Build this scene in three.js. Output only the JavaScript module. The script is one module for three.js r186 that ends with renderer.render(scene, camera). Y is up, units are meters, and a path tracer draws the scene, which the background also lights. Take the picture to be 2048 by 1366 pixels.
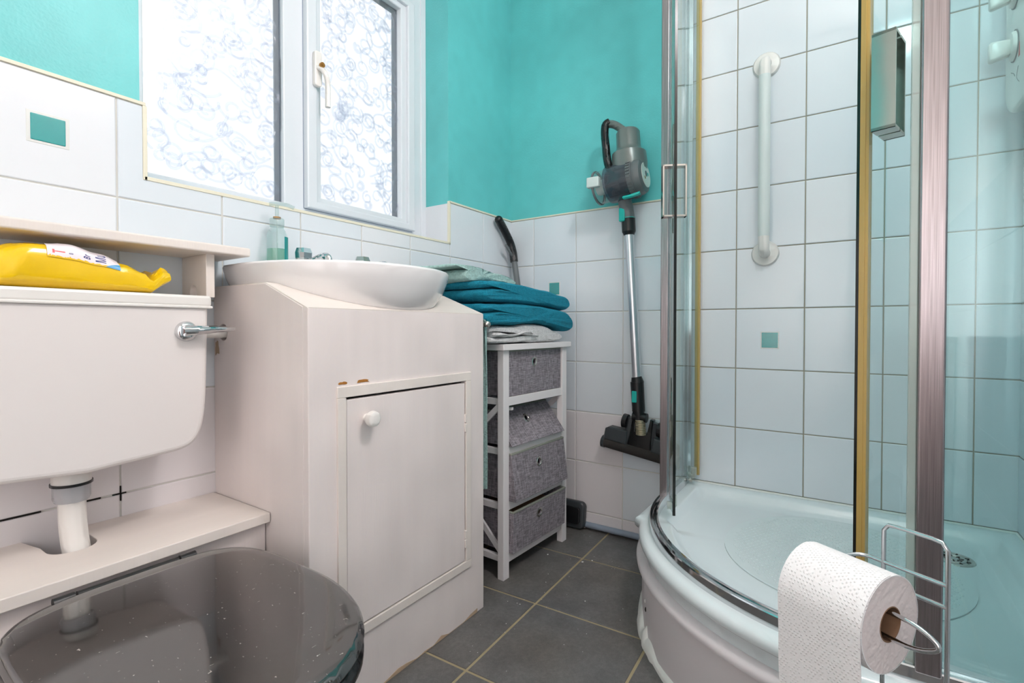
import * as THREE from 'three';
import { RoundedBoxGeometry } from 'three/addons/geometries/RoundedBoxGeometry.js';
import { mergeGeometries, mergeVertices, toCreasedNormals } from 'three/addons/utils/BufferGeometryUtils.js';
import { RectAreaLightUniformsLib } from 'three/addons/lights/RectAreaLightUniformsLib.js';

// ---------------------------------------------------------------- camera, sky, exposure
const scene = new THREE.Scene();
const renderer = new THREE.WebGLRenderer({ antialias: true });
renderer.toneMapping = THREE.LinearToneMapping;
renderer.toneMappingExposure = 0.82;
renderer.shadowMap.enabled = true;
RectAreaLightUniformsLib.init();

const camera = new THREE.PerspectiveCamera(2 * Math.atan(683 / 993.7) * 180 / Math.PI, 2048 / 1366, 0.02, 60);
camera.setViewOffset(2048, 1366, 0, 13, 2048, 1366);
camera.position.set(1.2271, 0.8028, 1.8215);
{
  const yaw = 0.59033, pit = -0.01451;
  camera.up.set(0, 1, 0);
  camera.lookAt(1.2271 - Math.sin(yaw) * Math.cos(pit), 0.8028 + Math.sin(pit), 1.8215 - Math.cos(yaw) * Math.cos(pit));
}
scene.background = new THREE.Color().setRGB(1.8, 1.81, 1.84);      // bright overcast sky, the same all round

// the pendant's own light stands in its builder below; LAMP is where its globe hangs
const LAMP = [1.4, 2.14, 1.1], LAMP_POWER = 2.8;
const FLASH = [1.0, 1.0, 2.0], FLASH_POWER = 10.5;          // the photographer's flash head, turned round at the white wall behind

// ---------------------------------------------------------------- helpers
let seed = 7;
const rnd = () => { seed = (seed * 1664525 + 1013904223) >>> 0; return seed / 4294967296; };
const rr = (a, b) => a + (b - a) * rnd();
const V3 = (x, y, z) => new THREE.Vector3(x, y, z);
const col = (h) => new THREE.Color(h);

function hash3(x, y, z) { let h = (x * 374761393 + y * 668265263 + z * 2147483647) | 0; h = Math.imul(h ^ (h >>> 13), 1274126177); h ^= h >>> 16; return ((h >>> 0) % 100000) / 100000; }
const fade = (t) => t * t * (3 - 2 * t);
function noise3(x, y, z) {
  const xi = Math.floor(x), yi = Math.floor(y), zi = Math.floor(z), u = fade(x - xi), v = fade(y - yi), w = fade(z - zi);
  const L = (a, b, t) => a + (b - a) * t, h = (i, j, k) => hash3(xi + i, yi + j, zi + k);
  return L(L(L(h(0, 0, 0), h(1, 0, 0), u), L(h(0, 1, 0), h(1, 1, 0), u), v), L(L(h(0, 0, 1), h(1, 0, 1), u), L(h(0, 1, 1), h(1, 1, 1), u), v), w) * 2 - 1;
}
function tileNoise(x, y, p, py = p) {      // value noise that repeats after p (and py) cells
  const m = (a, n) => ((a % n) + n) % n, xi = Math.floor(x), yi = Math.floor(y), u = fade(x - xi), v = fade(y - yi);
  const h = (i, j) => hash3(m(xi + i, p), m(yi + j, py), p);
  const a = h(0, 0) + (h(1, 0) - h(0, 0)) * u, b = h(0, 1) + (h(1, 1) - h(0, 1)) * u;
  return a + (b - a) * v;
}
function tex(n, fn, srgb, rep = 1) {
  const d = new Uint8Array(n * n * 4);
  for (let j = 0; j < n; j++) for (let i = 0; i < n; i++) {
    const c = fn(i / n, j / n, i, j), k = (j * n + i) * 4;
    const q = Array.isArray(c) ? c : [c, c, c];
    d[k] = Math.max(0, Math.min(255, q[0] * 255)); d[k + 1] = Math.max(0, Math.min(255, q[1] * 255)); d[k + 2] = Math.max(0, Math.min(255, q[2] * 255)); d[k + 3] = 255;
  }
  const t = new THREE.DataTexture(d, n, n, THREE.RGBAFormat);
  t.wrapS = t.wrapT = THREE.RepeatWrapping; t.magFilter = THREE.LinearFilter; t.minFilter = THREE.LinearMipmapLinearFilter; t.generateMipmaps = true;
  t.repeat.set(rep, rep);
  if (srgb) t.colorSpace = THREE.SRGBColorSpace;
  t.needsUpdate = true;
  return t;
}
const mat = (o) => new THREE.MeshPhysicalMaterial(o);

function boxUV(g) {                          // uv in metres, by the way each face points
  g = g.index ? g.toNonIndexed() : g;
  const p = g.attributes.position, uv = new Float32Array(p.count * 2), a = V3(), b = V3(), c = V3();
  for (let i = 0; i < p.count; i += 3) {
    a.fromBufferAttribute(p, i); b.fromBufferAttribute(p, i + 1).sub(a); c.fromBufferAttribute(p, i + 2).sub(a); b.cross(c);
    const x = Math.abs(b.x), y = Math.abs(b.y), z = Math.abs(b.z);
    for (let k = 0; k < 3; k++) {
      a.fromBufferAttribute(p, i + k);
      const [u, v] = x >= y && x >= z ? [a.z, a.y] : y >= z ? [a.x, a.z] : [a.x, a.y];
      uv[(i + k) * 2] = u; uv[(i + k) * 2 + 1] = v;
    }
  }
  g.setAttribute('uv', new THREE.BufferAttribute(uv, 2));
  return g;
}
function join(gs) {
  gs = gs.map((g) => { const q = g.index ? g.toNonIndexed() : g; for (const k of Object.keys(q.attributes)) if (!['position', 'normal', 'uv'].includes(k)) q.deleteAttribute(k); if (!q.attributes.normal) q.computeVertexNormals(); if (!q.attributes.uv) q.setAttribute('uv', new THREE.BufferAttribute(new Float32Array(q.attributes.position.count * 2), 2)); return q; });
  return gs.length > 1 ? mergeGeometries(gs) : gs[0];
}
const taken = {};
function numbered(n) { const k = taken[n] = (taken[n] ?? -1) + 1; return k ? `${n}_${String(k).padStart(3, '0')}` : n; }
function tag(o, label, category, group) { o.userData = { label, category }; if (group) o.userData.group = group; return o; }
function thing(name, label, category, p = [0, 0, 0], turn = 0, group) {
  const o = new THREE.Group(); o.name = numbered(name); scene.add(o); o.position.set(...p); o.rotation.y = turn; tag(o, label, category, group);
  o._off = turn ? [0, 0, 0] : p;
  return o;
}
function structure(name, p = [0, 0, 0]) { const o = new THREE.Group(); o.name = numbered(name); scene.add(o); o.position.set(...p); o.userData = { kind: 'structure' }; o._off = p; return o; }
// part(): geometries (in world places, or in the thing's own axes if it is turned) -> one mesh under parent
function part(parent, name, gs, m, label) {
  const g = boxUV(join(Array.isArray(gs) ? gs : [gs]));
  const off = parent._off || [0, 0, 0];
  g.translate(-off[0], -off[1], -off[2]);
  const o = new THREE.Mesh(g, m); o.name = name; o.castShadow = o.receiveShadow = true; parent.add(o); o._off = off;
  if (label) o.userData.label = label;
  return o;
}
function partUV(parent, name, g, m) { const off = parent._off || [0, 0, 0]; g.translate(-off[0], -off[1], -off[2]); const o = new THREE.Mesh(g, m); o.name = name; o.castShadow = o.receiveShadow = true; parent.add(o); o._off = off; return o; }
const bb = (x0, x1, y0, y1, z0, z1, r = 0.0015, s = 1) => new RoundedBoxGeometry(x1 - x0, y1 - y0, z1 - z0, s, Math.min(r, (x1 - x0) / 2.01, (y1 - y0) / 2.01, (z1 - z0) / 2.01)).translate((x0 + x1) / 2, (y0 + y1) / 2, (z0 + z1) / 2);
const plainBox = (x0, x1, y0, y1, z0, z1) => new THREE.BoxGeometry(x1 - x0, y1 - y0, z1 - z0).translate((x0 + x1) / 2, (y0 + y1) / 2, (z0 + z1) / 2);
function cyl(a, b, r0, r1 = r0, n = 24) {
  const A = V3(...a), B = V3(...b), d = B.clone().sub(A), g = new THREE.CylinderGeometry(r1, r0, d.length(), n);
  g.applyQuaternion(new THREE.Quaternion().setFromUnitVectors(V3(0, 1, 0), d.normalize()));
  return g.translate((A.x + B.x) / 2, (A.y + B.y) / 2, (A.z + B.z) / 2);
}
function lathe(prof, at, axis = [0, 1, 0], n = 32, crease = 0.7) {
  let g = new THREE.LatheGeometry(prof.map(([r, y]) => new THREE.Vector2(Math.max(r, 1e-5), y)), n);
  g = toCreasedNormals(g, crease);
  g.applyQuaternion(new THREE.Quaternion().setFromUnitVectors(V3(0, 1, 0), V3(...axis).normalize()));
  return g.translate(...at);
}
function fillet(pts, r, n = 6) {            // polyline with rounded corners
  const P = pts.map((p) => V3(...p)), out = [P[0]];
  for (let i = 1; i < P.length - 1; i++) {
    const a = P[i - 1].clone().sub(P[i]), b = P[i + 1].clone().sub(P[i]);
    const d = Math.min(r, a.length() * 0.48, b.length() * 0.48), A = P[i].clone().addScaledVector(a.normalize(), d), B = P[i].clone().addScaledVector(b.normalize(), d);
    for (let k = 0; k <= n; k++) { const t = k / n; out.push(A.clone().multiplyScalar((1 - t) * (1 - t)).addScaledVector(P[i], 2 * t * (1 - t)).addScaledVector(B, t * t)); }
  }
  out.push(P[P.length - 1]);
  return out;
}
class Poly extends THREE.Curve {
  constructor(p) { super(); this.p = p; this.l = [0]; for (let i = 1; i < p.length; i++) this.l.push(this.l[i - 1] + p[i].distanceTo(p[i - 1])); }
  getPoint(t, o = V3()) { const L = this.l[this.l.length - 1] * Math.min(1, Math.max(0, t)); let i = 1; while (i < this.l.length - 1 && this.l[i] < L) i++; const s = (L - this.l[i - 1]) / Math.max(1e-9, this.l[i] - this.l[i - 1]); return o.copy(this.p[i - 1]).lerp(this.p[i], s); }
}
function wire(pts, r, bend = 0.01, n = 60, rad = 10) {
  const c = new Poly(fillet(pts, bend)), g = new THREE.TubeGeometry(c, n, r, rad), a = c.getPoint(0), b = c.getPoint(1);
  return join([g, new THREE.SphereGeometry(r, 10, 8).translate(a.x, a.y, a.z), new THREE.SphereGeometry(r, 10, 8).translate(b.x, b.y, b.z)]);
}
function smoothTube(pts, radius, n = 40, rad = 14) {   // catmull-rom tube, radius a number or a function of t, closed ends
  const c = new THREE.CatmullRomCurve3(pts.map((p) => V3(...p))), f = c.computeFrenetFrames(n, false), loops = [];
  for (let i = 0; i <= n; i++) {
    const p = c.getPointAt(i / n), R = typeof radius === 'function' ? radius(i / n) : radius, L = [];
    const [ra, rb] = Array.isArray(R) ? R : [R, R];
    for (let k = 0; k < rad; k++) { const a = k / rad * Math.PI * 2; L.push(p.clone().addScaledVector(f.normals[i], Math.cos(a) * ra).addScaledVector(f.binormals[i], Math.sin(a) * rb)); }
    loops.push(L);
  }
  return loft(loops);
}
function loft(loops, { cap = true, closed = true, crease = 0.9 } = {}) {
  const m = loops[0].length, pos = [], idx = [];
  loops.forEach((L) => L.forEach((p) => pos.push(p.x, p.y, p.z)));
  const q = closed ? m : m - 1;
  for (let i = 0; i < loops.length - 1; i++) for (let k = 0; k < q; k++) { const a = i * m + k, b = i * m + (k + 1) % m, c = a + m, d = b + m; idx.push(a, b, c, b, d, c); }
  if (cap) for (const i of [0, loops.length - 1]) {
    const c = V3(); loops[i].forEach((p) => c.add(p)); c.multiplyScalar(1 / m); const n = pos.length / 3; pos.push(c.x, c.y, c.z);
    for (let k = 0; k < m; k++) { const a = i * m + k, b = i * m + (k + 1) % m; i ? idx.push(a, b, n) : idx.push(b, a, n); }
  }
  const g = new THREE.BufferGeometry(); g.setAttribute('position', new THREE.Float32BufferAttribute(pos, 3)); g.setIndex(idx);
  return toCreasedNormals(g, crease);
}
function extrude(pts, depth, bevel = 0.002, seg = 2, curveSeg = 12) {   // pts: Shape or [[u,v]...] in XY, along +Z from 0 to depth, bevel inside those limits
  const s = pts instanceof THREE.Shape ? pts : new THREE.Shape(pts.map(([x, y]) => new THREE.Vector2(x, y)));
  const g = new THREE.ExtrudeGeometry(s, { depth: depth - 2 * bevel, bevelEnabled: bevel > 0, bevelThickness: bevel, bevelSize: bevel, bevelOffset: -bevel, bevelSegments: seg, curveSegments: curveSeg });
  return g.translate(0, 0, bevel);
}
function roundRect(x0, x1, y0, y1, r) {
  const [a, b, c, d] = Array.isArray(r) ? r : [r, r, r, r], s = new THREE.Shape();   // radii: bottom-left, bottom-right, top-right, top-left
  s.moveTo(x0 + a, y0); s.lineTo(x1 - b, y0); s.absarc(x1 - b, y0 + b, b, -Math.PI / 2, 0); s.lineTo(x1, y1 - c); s.absarc(x1 - c, y1 - c, c, 0, Math.PI / 2);
  s.lineTo(x0 + d, y1); s.absarc(x0 + d, y1 - d, d, Math.PI / 2, Math.PI); s.lineTo(x0, y0 + a); s.absarc(x0 + a, y0 + a, a, Math.PI, Math.PI * 1.5);
  return s;
}
const faceX = (g, x) => g.rotateY(Math.PI / 2).scale(1, 1, -1).translate(x, 0, 0);   // XY shape -> (z, y) plane, growing towards +x
function flip(g) { g = g.index ? g.toNonIndexed() : g; for (const k of ['position', 'normal', 'uv']) { const a = g.attributes[k]; if (!a) continue; const n = a.itemSize; for (let i = 0; i < a.count; i += 3) for (let c = 0; c < n; c++) { const t = a.array[(i + 1) * n + c]; a.array[(i + 1) * n + c] = a.array[(i + 2) * n + c]; a.array[(i + 2) * n + c] = t; } } return g; }
const exX = (pts, x0, depth, bevel, seg, cs) => { const g = extrude(pts, depth, bevel, seg, cs); g.applyMatrix4(new THREE.Matrix4().set(0, 0, 1, x0, 0, 1, 0, 0, 1, 0, 0, 0, 0, 0, 0, 1)); return flip(g); };   // (u,v) -> (z,y), along +x
const exY = (pts, y0, depth, bevel, seg, cs) => { const g = extrude(pts, depth, bevel, seg, cs); g.applyMatrix4(new THREE.Matrix4().set(1, 0, 0, 0, 0, 0, 1, y0, 0, 1, 0, 0, 0, 0, 0, 1)); return flip(g); };   // (u,v) -> (x,z), along +y
function warp(g, fn) { const p = g.attributes.position; const v = V3(); for (let i = 0; i < p.count; i++) { v.fromBufferAttribute(p, i); fn(v); p.setXYZ(i, v.x, v.y, v.z); } return g; }
function smooth(g, crease = 0.9) { g.deleteAttribute('normal'); if (g.attributes.uv) g.deleteAttribute('uv'); g = mergeVertices(g, 1e-5); return toCreasedNormals(g, crease); }

// ---------------------------------------------------------------- materials
const fineN = tex(256, (u, v) => 0.5 * tileNoise(u * 64, v * 64, 64) + 0.3 * tileNoise(u * 128, v * 128, 128) + 0.2 * tileNoise(u * 16, v * 16, 16), false, 4);
const coarseN = tex(256, (u, v) => 0.6 * tileNoise(u * 6, v * 6, 6) + 0.4 * tileNoise(u * 14, v * 14, 14), false, 2);
const brushB = tex(256, (u, v) => 0.6 * tileNoise(u * 90, v * 5, 90, 5) + 0.4 * tileNoise(u * 20, v * 20, 20), false, 5);
const paintT = tex(512, (u, v) => { const n = 0.97 + 0.045 * (tileNoise(u * 9, v * 9, 9) - 0.5) + 0.014 * (tileNoise(u * 40, v * 4, 40, 4) - 0.5); return [n, n * 0.992, n * 0.985]; }, true, 1.3);
const weave = tex(512, (u, v, i, j) => {
  const a = tileNoise(u * 128, v * 18, 128, 18), b = tileNoise(u * 18, v * 128, 18, 128), c = tileNoise(u * 256, v * 256, 256), k = ((i >> 1) + (j >> 1)) % 2 ? a : b;
  const t = 0.50 * k + 0.25 * (a + b) / 2 + 0.25 * c, m = 0.32 + 0.46 * t;
  return [m * 1.0, m * 0.955, m * 1.0];
}, true, 4);
const weaveB = tex(256, (u, v, i, j) => 0.5 + 0.3 * (((i >> 1) + (j >> 1)) % 2 ? 1 : -1) * tileNoise(u * 64, v * 64, 64), false, 8);
const slate = tex(512, (u, v) => {
  let n = 0.41 + 0.05 * (tileNoise(u * 10, v * 10, 10) - 0.5) + 0.045 * (tileNoise(u * 60, v * 60, 60) - 0.5) + 0.05 * (tileNoise(u * 256, v * 256, 256) - 0.5);
  const w = tileNoise(u * 3, v * 3, 3) - 0.5;
  const sp = tileNoise(u * 170 + 3, v * 170, 170) > 0.985 ? 0.1 : 0;
  n += sp;
  return [n * (1 + 0.04 * w), n * 0.985, n * (0.965 - 0.05 * w)];
}, true, 2.2);
const terryB = tex(256, (u, v) => 0.6 * tileNoise(u * 128, v * 128, 128) + 0.4 * tileNoise(u * 48, v * 48, 48), false, 10);
const terryC = tex(256, (u, v) => { const n = 0.93 + 0.22 * (0.6 * tileNoise(u * 110, v * 110, 110) + 0.4 * tileNoise(u * 24, v * 24, 24) - 0.5); return n; }, true, 8);
const tissueB = tex(512, (u, v) => { const x = u * 44, y = v * 44, k = Math.floor(x), ox = (Math.floor(y) % 2) * 0.5; const dx = (x + ox) % 1 - 0.5, dy = y % 1 - 0.5; const on = hash3(Math.floor(x + ox) % 44, Math.floor(y), 9) > 0.25; const d = Math.hypot(dx, dy); return (on ? Math.max(0, 1 - d * 3.2) : 0) * 0.8 + 0.2 * tileNoise(u * 100, v * 100, 100); }, false, 6);
const waveB = tex(256, (u, v) => 0.7 * tileNoise(u * 4, v * 4, 4) + 0.3 * tileNoise(u * 9, v * 9, 9), false, 2.5);
const dustT = tex(1024, (u, v) => { const s = tileNoise(u * 190, v * 190, 190) > 0.968 ? 0.5 : 0; const n = 0.14 + 0.04 * tileNoise(u * 220, v * 220, 220) + s; return [n, n * 0.97, n * 0.94]; }, true, 1.4);
const tealT = tex(512, (u, v) => { const n = 1 + 0.05 * (tileNoise(u * 5, v * 5, 5) - 0.5) + 0.03 * (tileNoise(u * 30, v * 30, 30) - 0.5); return [0.41 * n, 0.79 * n, 0.79 * n]; }, true, 0.9);
const brushedT = tex(256, (u, v) => 0.84 + 0.16 * tileNoise(u * 200, v * 3, 200, 3), true, 6);

const M = {
  teal: mat({ map: tealT, roughness: 0.42, bumpMap: fineN, bumpScale: 0.0004 }),
  plaster: mat({ color: '#f3f2ee', roughness: 0.85 }),
  beige: mat({ color: '#f1e9e5', roughness: 0.8 }),
  tile: mat({ color: '#e2e8ed', roughness: 0.09, bumpMap: waveB, bumpScale: 0.0006 }),
  tile2: mat({ color: '#dee6ec', roughness: 0.1, bumpMap: waveB, bumpScale: 0.0007 }),
  tile3: mat({ color: '#e5e9ed', roughness: 0.09, bumpMap: waveB, bumpScale: 0.0005 }),
  tileWarm: mat({ color: '#e8e3e4', roughness: 0.22, bumpMap: waveB, bumpScale: 0.0006 }),
  grout: mat({ color: '#dad9d2', roughness: 0.9 }),
  groutBrown: mat({ color: '#a39d8c', roughness: 0.9 }),
  inset: mat({ color: '#1f9c9c', roughness: 0.06, clearcoat: 1, clearcoatRoughness: 0.03 }),
  insetRim: mat({ color: '#dfe1dd', roughness: 0.3 }),
  trimCream: mat({ color: '#e6e2cd', roughness: 0.45 }),
  floorTile: mat({ map: slate, roughness: 0.38, bumpMap: fineN, bumpScale: 0.0003 }),
  floorGrout: mat({ color: '#a89b7c', roughness: 0.95, bumpMap: fineN, bumpScale: 0.0008 }),
  upvc: mat({ color: '#dfe5ea', roughness: 0.28 }),
  gasket: mat({ color: '#8592a3', roughness: 0.5 }),
  spacer: mat({ color: '#14304c', roughness: 0.4 }),
  obscure: mat({ color: '#f6f8fa', roughness: 0.35, transmission: 1, thickness: 0, ior: 1.5 }),
  relief: mat({ color: '#f7f8fb', roughness: 0.22, transmission: 1, thickness: 0, ior: 1.5 }),
  cream: mat({ map: paintT, color: '#f4ecea', roughness: 0.42, bumpMap: brushB, bumpScale: 0.00018 }),
  creamEdge: mat({ map: paintT, color: '#f2ebe5', roughness: 0.5, bumpMap: brushB, bumpScale: 0.00018 }),
  chipboard: mat({ color: '#a9712f', roughness: 0.9, bumpMap: fineN, bumpScale: 0.001 }),
  stain: mat({ color: '#bda48a', roughness: 0.9 }),
  ceramic: mat({ color: '#f1eeed', roughness: 0.08, clearcoat: 0.6, clearcoatRoughness: 0.03 }),
  cistern: mat({ color: '#e9e3e0', roughness: 0.32, bumpMap: coarseN, bumpScale: 0.0006 }),
  whitePlastic: mat({ color: '#ece9e4', roughness: 0.3 }),
  chrome: mat({ color: '#cfd1d3', metalness: 1, roughness: 0.08 }),
  chromeWorn: mat({ color: '#d4cfc8', metalness: 1, roughness: 0.16, bumpMap: coarseN, bumpScale: 0.0002 }),
  steel: mat({ map: brushedT, color: '#b4abad', metalness: 1, roughness: 0.27 }),
  alu: mat({ color: '#d7d8dc', metalness: 0.9, roughness: 0.3 }),
  lid: mat({ map: dustT, roughness: 0.09, ior: 2.0, clearcoat: 0.5, clearcoatRoughness: 0.04 }),
  blackPlastic: mat({ color: '#17181a', roughness: 0.35 }),
  blackGloss: mat({ color: '#101113', roughness: 0.12 }),
  darkGrey: mat({ color: '#3b4043', roughness: 0.4 }),
  midGrey: mat({ color: '#6d7274', roughness: 0.38 }),
  tealPlastic: mat({ color: '#1fc0b4', roughness: 0.3 }),
  smoke: mat({ color: '#7d8894', roughness: 0.05, transmission: 0.75, thickness: 0, ior: 1.5 }),
  clearPlastic: mat({ color: '#e9f1f0', roughness: 0.04, transmission: 0.9, thickness: 0, ior: 1.45 }),
  felt: mat({ color: '#3a3634', roughness: 1, bumpMap: terryB, bumpScale: 0.002 }),
  spring: mat({ color: '#b9ad93', roughness: 0.4, metalness: 0.6 }),
  fabric: mat({ map: weave, roughness: 0.95, bumpMap: weaveB, bumpScale: 0.0006 }),
  piping: mat({ color: '#8b8f85', roughness: 0.9 }),
  rackWhite: mat({ color: '#eeeaea', roughness: 0.4 }),
  dark: mat({ color: '#17120f', roughness: 0.9 }),
  cardboard: mat({ color: '#9a7458', roughness: 0.95 }),
  towelTeal: mat({ map: terryC, color: '#0e93b0', roughness: 1, bumpMap: terryB, bumpScale: 0.003, sheen: 0.6, sheenRoughness: 0.7, sheenColor: new THREE.Color('#3cc3da') }),
  towelAqua: mat({ map: terryC, color: '#bfe6e0', roughness: 1, bumpMap: terryB, bumpScale: 0.003 }),
  towelWhite: mat({ map: terryC, color: '#ffffff', roughness: 1, bumpMap: terryB, bumpScale: 0.003 }),
  towelGrey: mat({ map: terryC, color: '#8d928f', roughness: 1, bumpMap: terryB, bumpScale: 0.003 }),
  yellow: mat({ color: '#f5c900', roughness: 0.24, clearcoat: 0.5, clearcoatRoughness: 0.12 }),
  glass: mat({ color: '#f1f9f9', roughness: 0, transmission: 1, thickness: 0, ior: 1.5 }),
  glassEdge: mat({ color: '#10130f', roughness: 0.15 }),
  sealYellow: mat({ color: '#c2a35c', roughness: 0.25, clearcoat: 0.5 }),
  sealPale: mat({ color: '#e8ebe6', roughness: 0.2, transmission: 0.75, thickness: 0 }),
  acrylic: mat({ color: '#e6f0f2', roughness: 0.1, clearcoat: 0.5, clearcoatRoughness: 0.05 }),
  skirt: mat({ color: '#d9d3d5', roughness: 0.35 }),
  silicone: mat({ color: '#eef0ec', roughness: 0.45, bumpMap: coarseN, bumpScale: 0.004 }),
  mat: mat({ color: '#dde9ea', roughness: 0.14 }),
  tissue: mat({ color: '#f6f3f3', roughness: 1, bumpMap: tissueB, bumpScale: 0.0012 }),
  tissueEnd: mat({ color: '#efe2e0', roughness: 1, bumpMap: fineN, bumpScale: 0.001 }),
  core: mat({ color: '#8a6a52', roughness: 0.95 }),
  pipeGrey: mat({ color: '#8b97a6', roughness: 0.4 }),
  red: mat({ color: '#c2262c', roughness: 0.4 }),
  inkGrey: mat({ color: '#6c7478', roughness: 0.6 }),
  soap: mat({ color: '#bfe6d8', roughness: 0.05, transmission: 0.8, thickness: 0, ior: 1.36 }),
  bottle: mat({ color: '#eef6f5', roughness: 0.03, transmission: 0.95, thickness: 0, ior: 1.5 }),
  bottleLabel: mat({ color: '#1e8f8d', roughness: 0.35 }),
  gold: mat({ color: '#a9793a', roughness: 0.3, metalness: 0.7 }),
  ground: mat({ color: '#6f7568', roughness: 1 }),
  wood: mat({ color: '#5a4038', roughness: 0.4 }),
  crumb: mat({ color: '#f2f2f0', roughness: 0.9 }),
};

// ---------------------------------------------------------------- the room
const XR = 1.615, ZF = 2.95, HC = 2.42, T = 0.008;          // right wall, wall behind the camera, ceiling, tile thickness
const ROW0 = 1.266, ROW = 0.2, BX0 = 0.1228, BW = 0.1996, WZ0 = 1.4293, WW = 0.20314;
const OPEN = { z0: 0.414, z1: 1.383, y0: 1.118, y1: 2.12 }, DW = 0.115;

{ // globe pendant out of view above
  const [x, y, z] = LAMP, t = thing('pendant_lamp', 'white globe pendant lamp hanging above the view over the shower front', 'lamp', [x, HC, z]);
  part(t, 'ceiling_rose', lathe([[0, 0], [0.05, 0], [0.048, -0.012], [0.02, -0.024], [0, -0.024]], [x, HC, z]), M.whitePlastic);
  part(t, 'cord', cyl([x, y + 0.1, z], [x, HC - 0.02, z], 0.004), M.whitePlastic);
  part(t, 'lamp_holder', lathe([[0, 0.13], [0.012, 0.13], [0.03, 0.105], [0.035, 0.085], [0, 0.085]], [x, y, z]), M.whitePlastic);
  const glow = mat({ color: '#ffffff', roughness: 0.5, emissive: new THREE.Color(1, 0.95, 0.9), emissiveIntensity: 2.2 });
  part(t, 'globe', new THREE.SphereGeometry(0.095, 32, 20).translate(x, y, z), glow);
  const l = new THREE.PointLight(new THREE.Color(1, 0.945, 0.955), LAMP_POWER, 0, 2); l.position.set(x, y, z); l.castShadow = true; l.shadow.radius = 4.5; l.name = 'pendant_lamp_bulb'; scene.add(l);
}

{ // flash head on a light stand behind the camera, bounced off the white wall at the back of the room
  const [x, y, z] = FLASH, t = thing('flash_head', 'photographic flash head on a thin stand turned to the wall behind', 'flash', [x, 0, z]);
  part(t, 'stand', cyl([x, 0.12, z], [x, y - 0.04, z], 0.011), M.blackPlastic);
  for (let k = 0; k < 3; k++) { const a = k * 2.094 + 0.4; part(t, 'leg', cyl([x, 0.3, z], [x + Math.cos(a) * 0.16, 0.006, z + Math.sin(a) * 0.16], 0.008), M.blackPlastic); }
  part(t, 'body', bb(x - 0.035, x + 0.035, y - 0.04, y + 0.03, z - 0.1, z - 0.02, 0.008, 2), M.blackPlastic);
  part(t, 'lens', bb(x - 0.033, x + 0.033, y - 0.035, y + 0.025, z - 0.021, z - 0.012, 0.002), mat({ color: '#ffffff', emissive: new THREE.Color(1, 1, 1), emissiveIntensity: 2 }));
  const l = new THREE.SpotLight(new THREE.Color(1, 0.965, 0.975), FLASH_POWER, 0, 1.25, 0.5, 2); l.position.set(x, y, z); l.target.position.set(x + 0.55, y + 0.1, z + 1); l.castShadow = true; l.shadow.radius = 2; l.name = 'flash_head_light'; scene.add(l, l.target);
}

const floor = structure('floor');
part(floor, 'grout_bed', plainBox(-0.2, XR + 0.15, -0.12, -0.002, -0.15, ZF + 0.15), M.floorGrout);
{ // slate floor tiles, a third of a metre, laid slightly askew to the walls
  const a = 0.0315, ca = Math.cos(a), sa = Math.sin(a), P = 0.3333, g = 0.0035, vx = ca, vz = -sa, wx = sa, wz = ca;   // axes u (across), w (along)
  const ox = 0.4738, oz = 0.2567;
  const clip = (poly, f) => { const out = []; poly.forEach((p, i) => { const q = poly[(i + 1) % poly.length], a0 = f(p), b0 = f(q); if (a0 >= 0) out.push(p); if ((a0 >= 0) !== (b0 >= 0)) { const t = a0 / (a0 - b0); out.push([p[0] + (q[0] - p[0]) * t, p[1] + (q[1] - p[1]) * t]); } }); return out; };
  let n = 0;
  for (let i = -3; i < 6; i++) for (let j = -3; j < 11; j++) {
    let poly = [[i * P + g, j * P + g], [(i + 1) * P - g, j * P + g], [(i + 1) * P - g, (j + 1) * P - g], [i * P + g, (j + 1) * P - g]].map(([u, w]) => [ox + u * vx + w * wx, oz + u * vz + w * wz]);
    for (const f of [(p) => p[0] - 0.0, (p) => XR - p[0], (p) => p[1] - 0.0, (p) => ZF - p[1]]) poly = clip(poly, f);
    if (poly.length < 3) continue;
    let A = 0; poly.forEach((p, k) => { const q = poly[(k + 1) % poly.length]; A += p[0] * q[1] - q[0] * p[1]; });
    if (Math.abs(A) < 0.002) continue;
    part(floor, 'floor_tile', exY(poly, -0.006, 0.006 + 0.0001 * (n++ % 3), 0.0012, 1), M.floorTile);
  }
}
const ceiling = structure('ceiling');
part(ceiling, 'ceiling_board', plainBox(-0.3, XR + 0.15, HC, HC + 0.1, -0.15, ZF + 0.15), M.plaster);

const tileCache = {};
function tileGeo(w, h) {                     // a glazed tile with a soft pillowed edge, face towards +z, lying on z = 0
  const k = `${w.toFixed(4)}_${h.toFixed(4)}`;
  if (!tileCache[k]) {
    const x = w / 2, y = h / 2, c = 0.0022, d = T - 0.0014, L = (i, z) => [V3(-x + i, -y + i, z), V3(x - i, -y + i, z), V3(x - i, y - i, z), V3(-x + i, y - i, z)];
    tileCache[k] = boxUV(loft([L(0, 0), L(0, d), L(c * 0.5, T - 0.0004), L(c, T)], { crease: 0.1 }));
  }
  return tileCache[k];
}
function wallTile(wall, axis, u, y, w, h, m, at, name = 'tile') {
  const gap = 0.0016, o = new THREE.Mesh(tileGeo(w - 2 * gap, h - 2 * gap), m);
  o.name = name; o.castShadow = o.receiveShadow = true;
  if (axis === 'z') o.position.set(u, y, at); else { o.position.set(at, y, u); o.rotation.y = axis === 'x' ? Math.PI / 2 : -Math.PI / 2; }
  const k = 0.0012; o.rotateX(rr(-k, k)); o.rotateY(rr(-k, k));
  wall.add(o);
  return o;
}
const pick = () => [M.tile, M.tile2, M.tile3, M.tile][Math.floor(rnd() * 4)];

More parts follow.
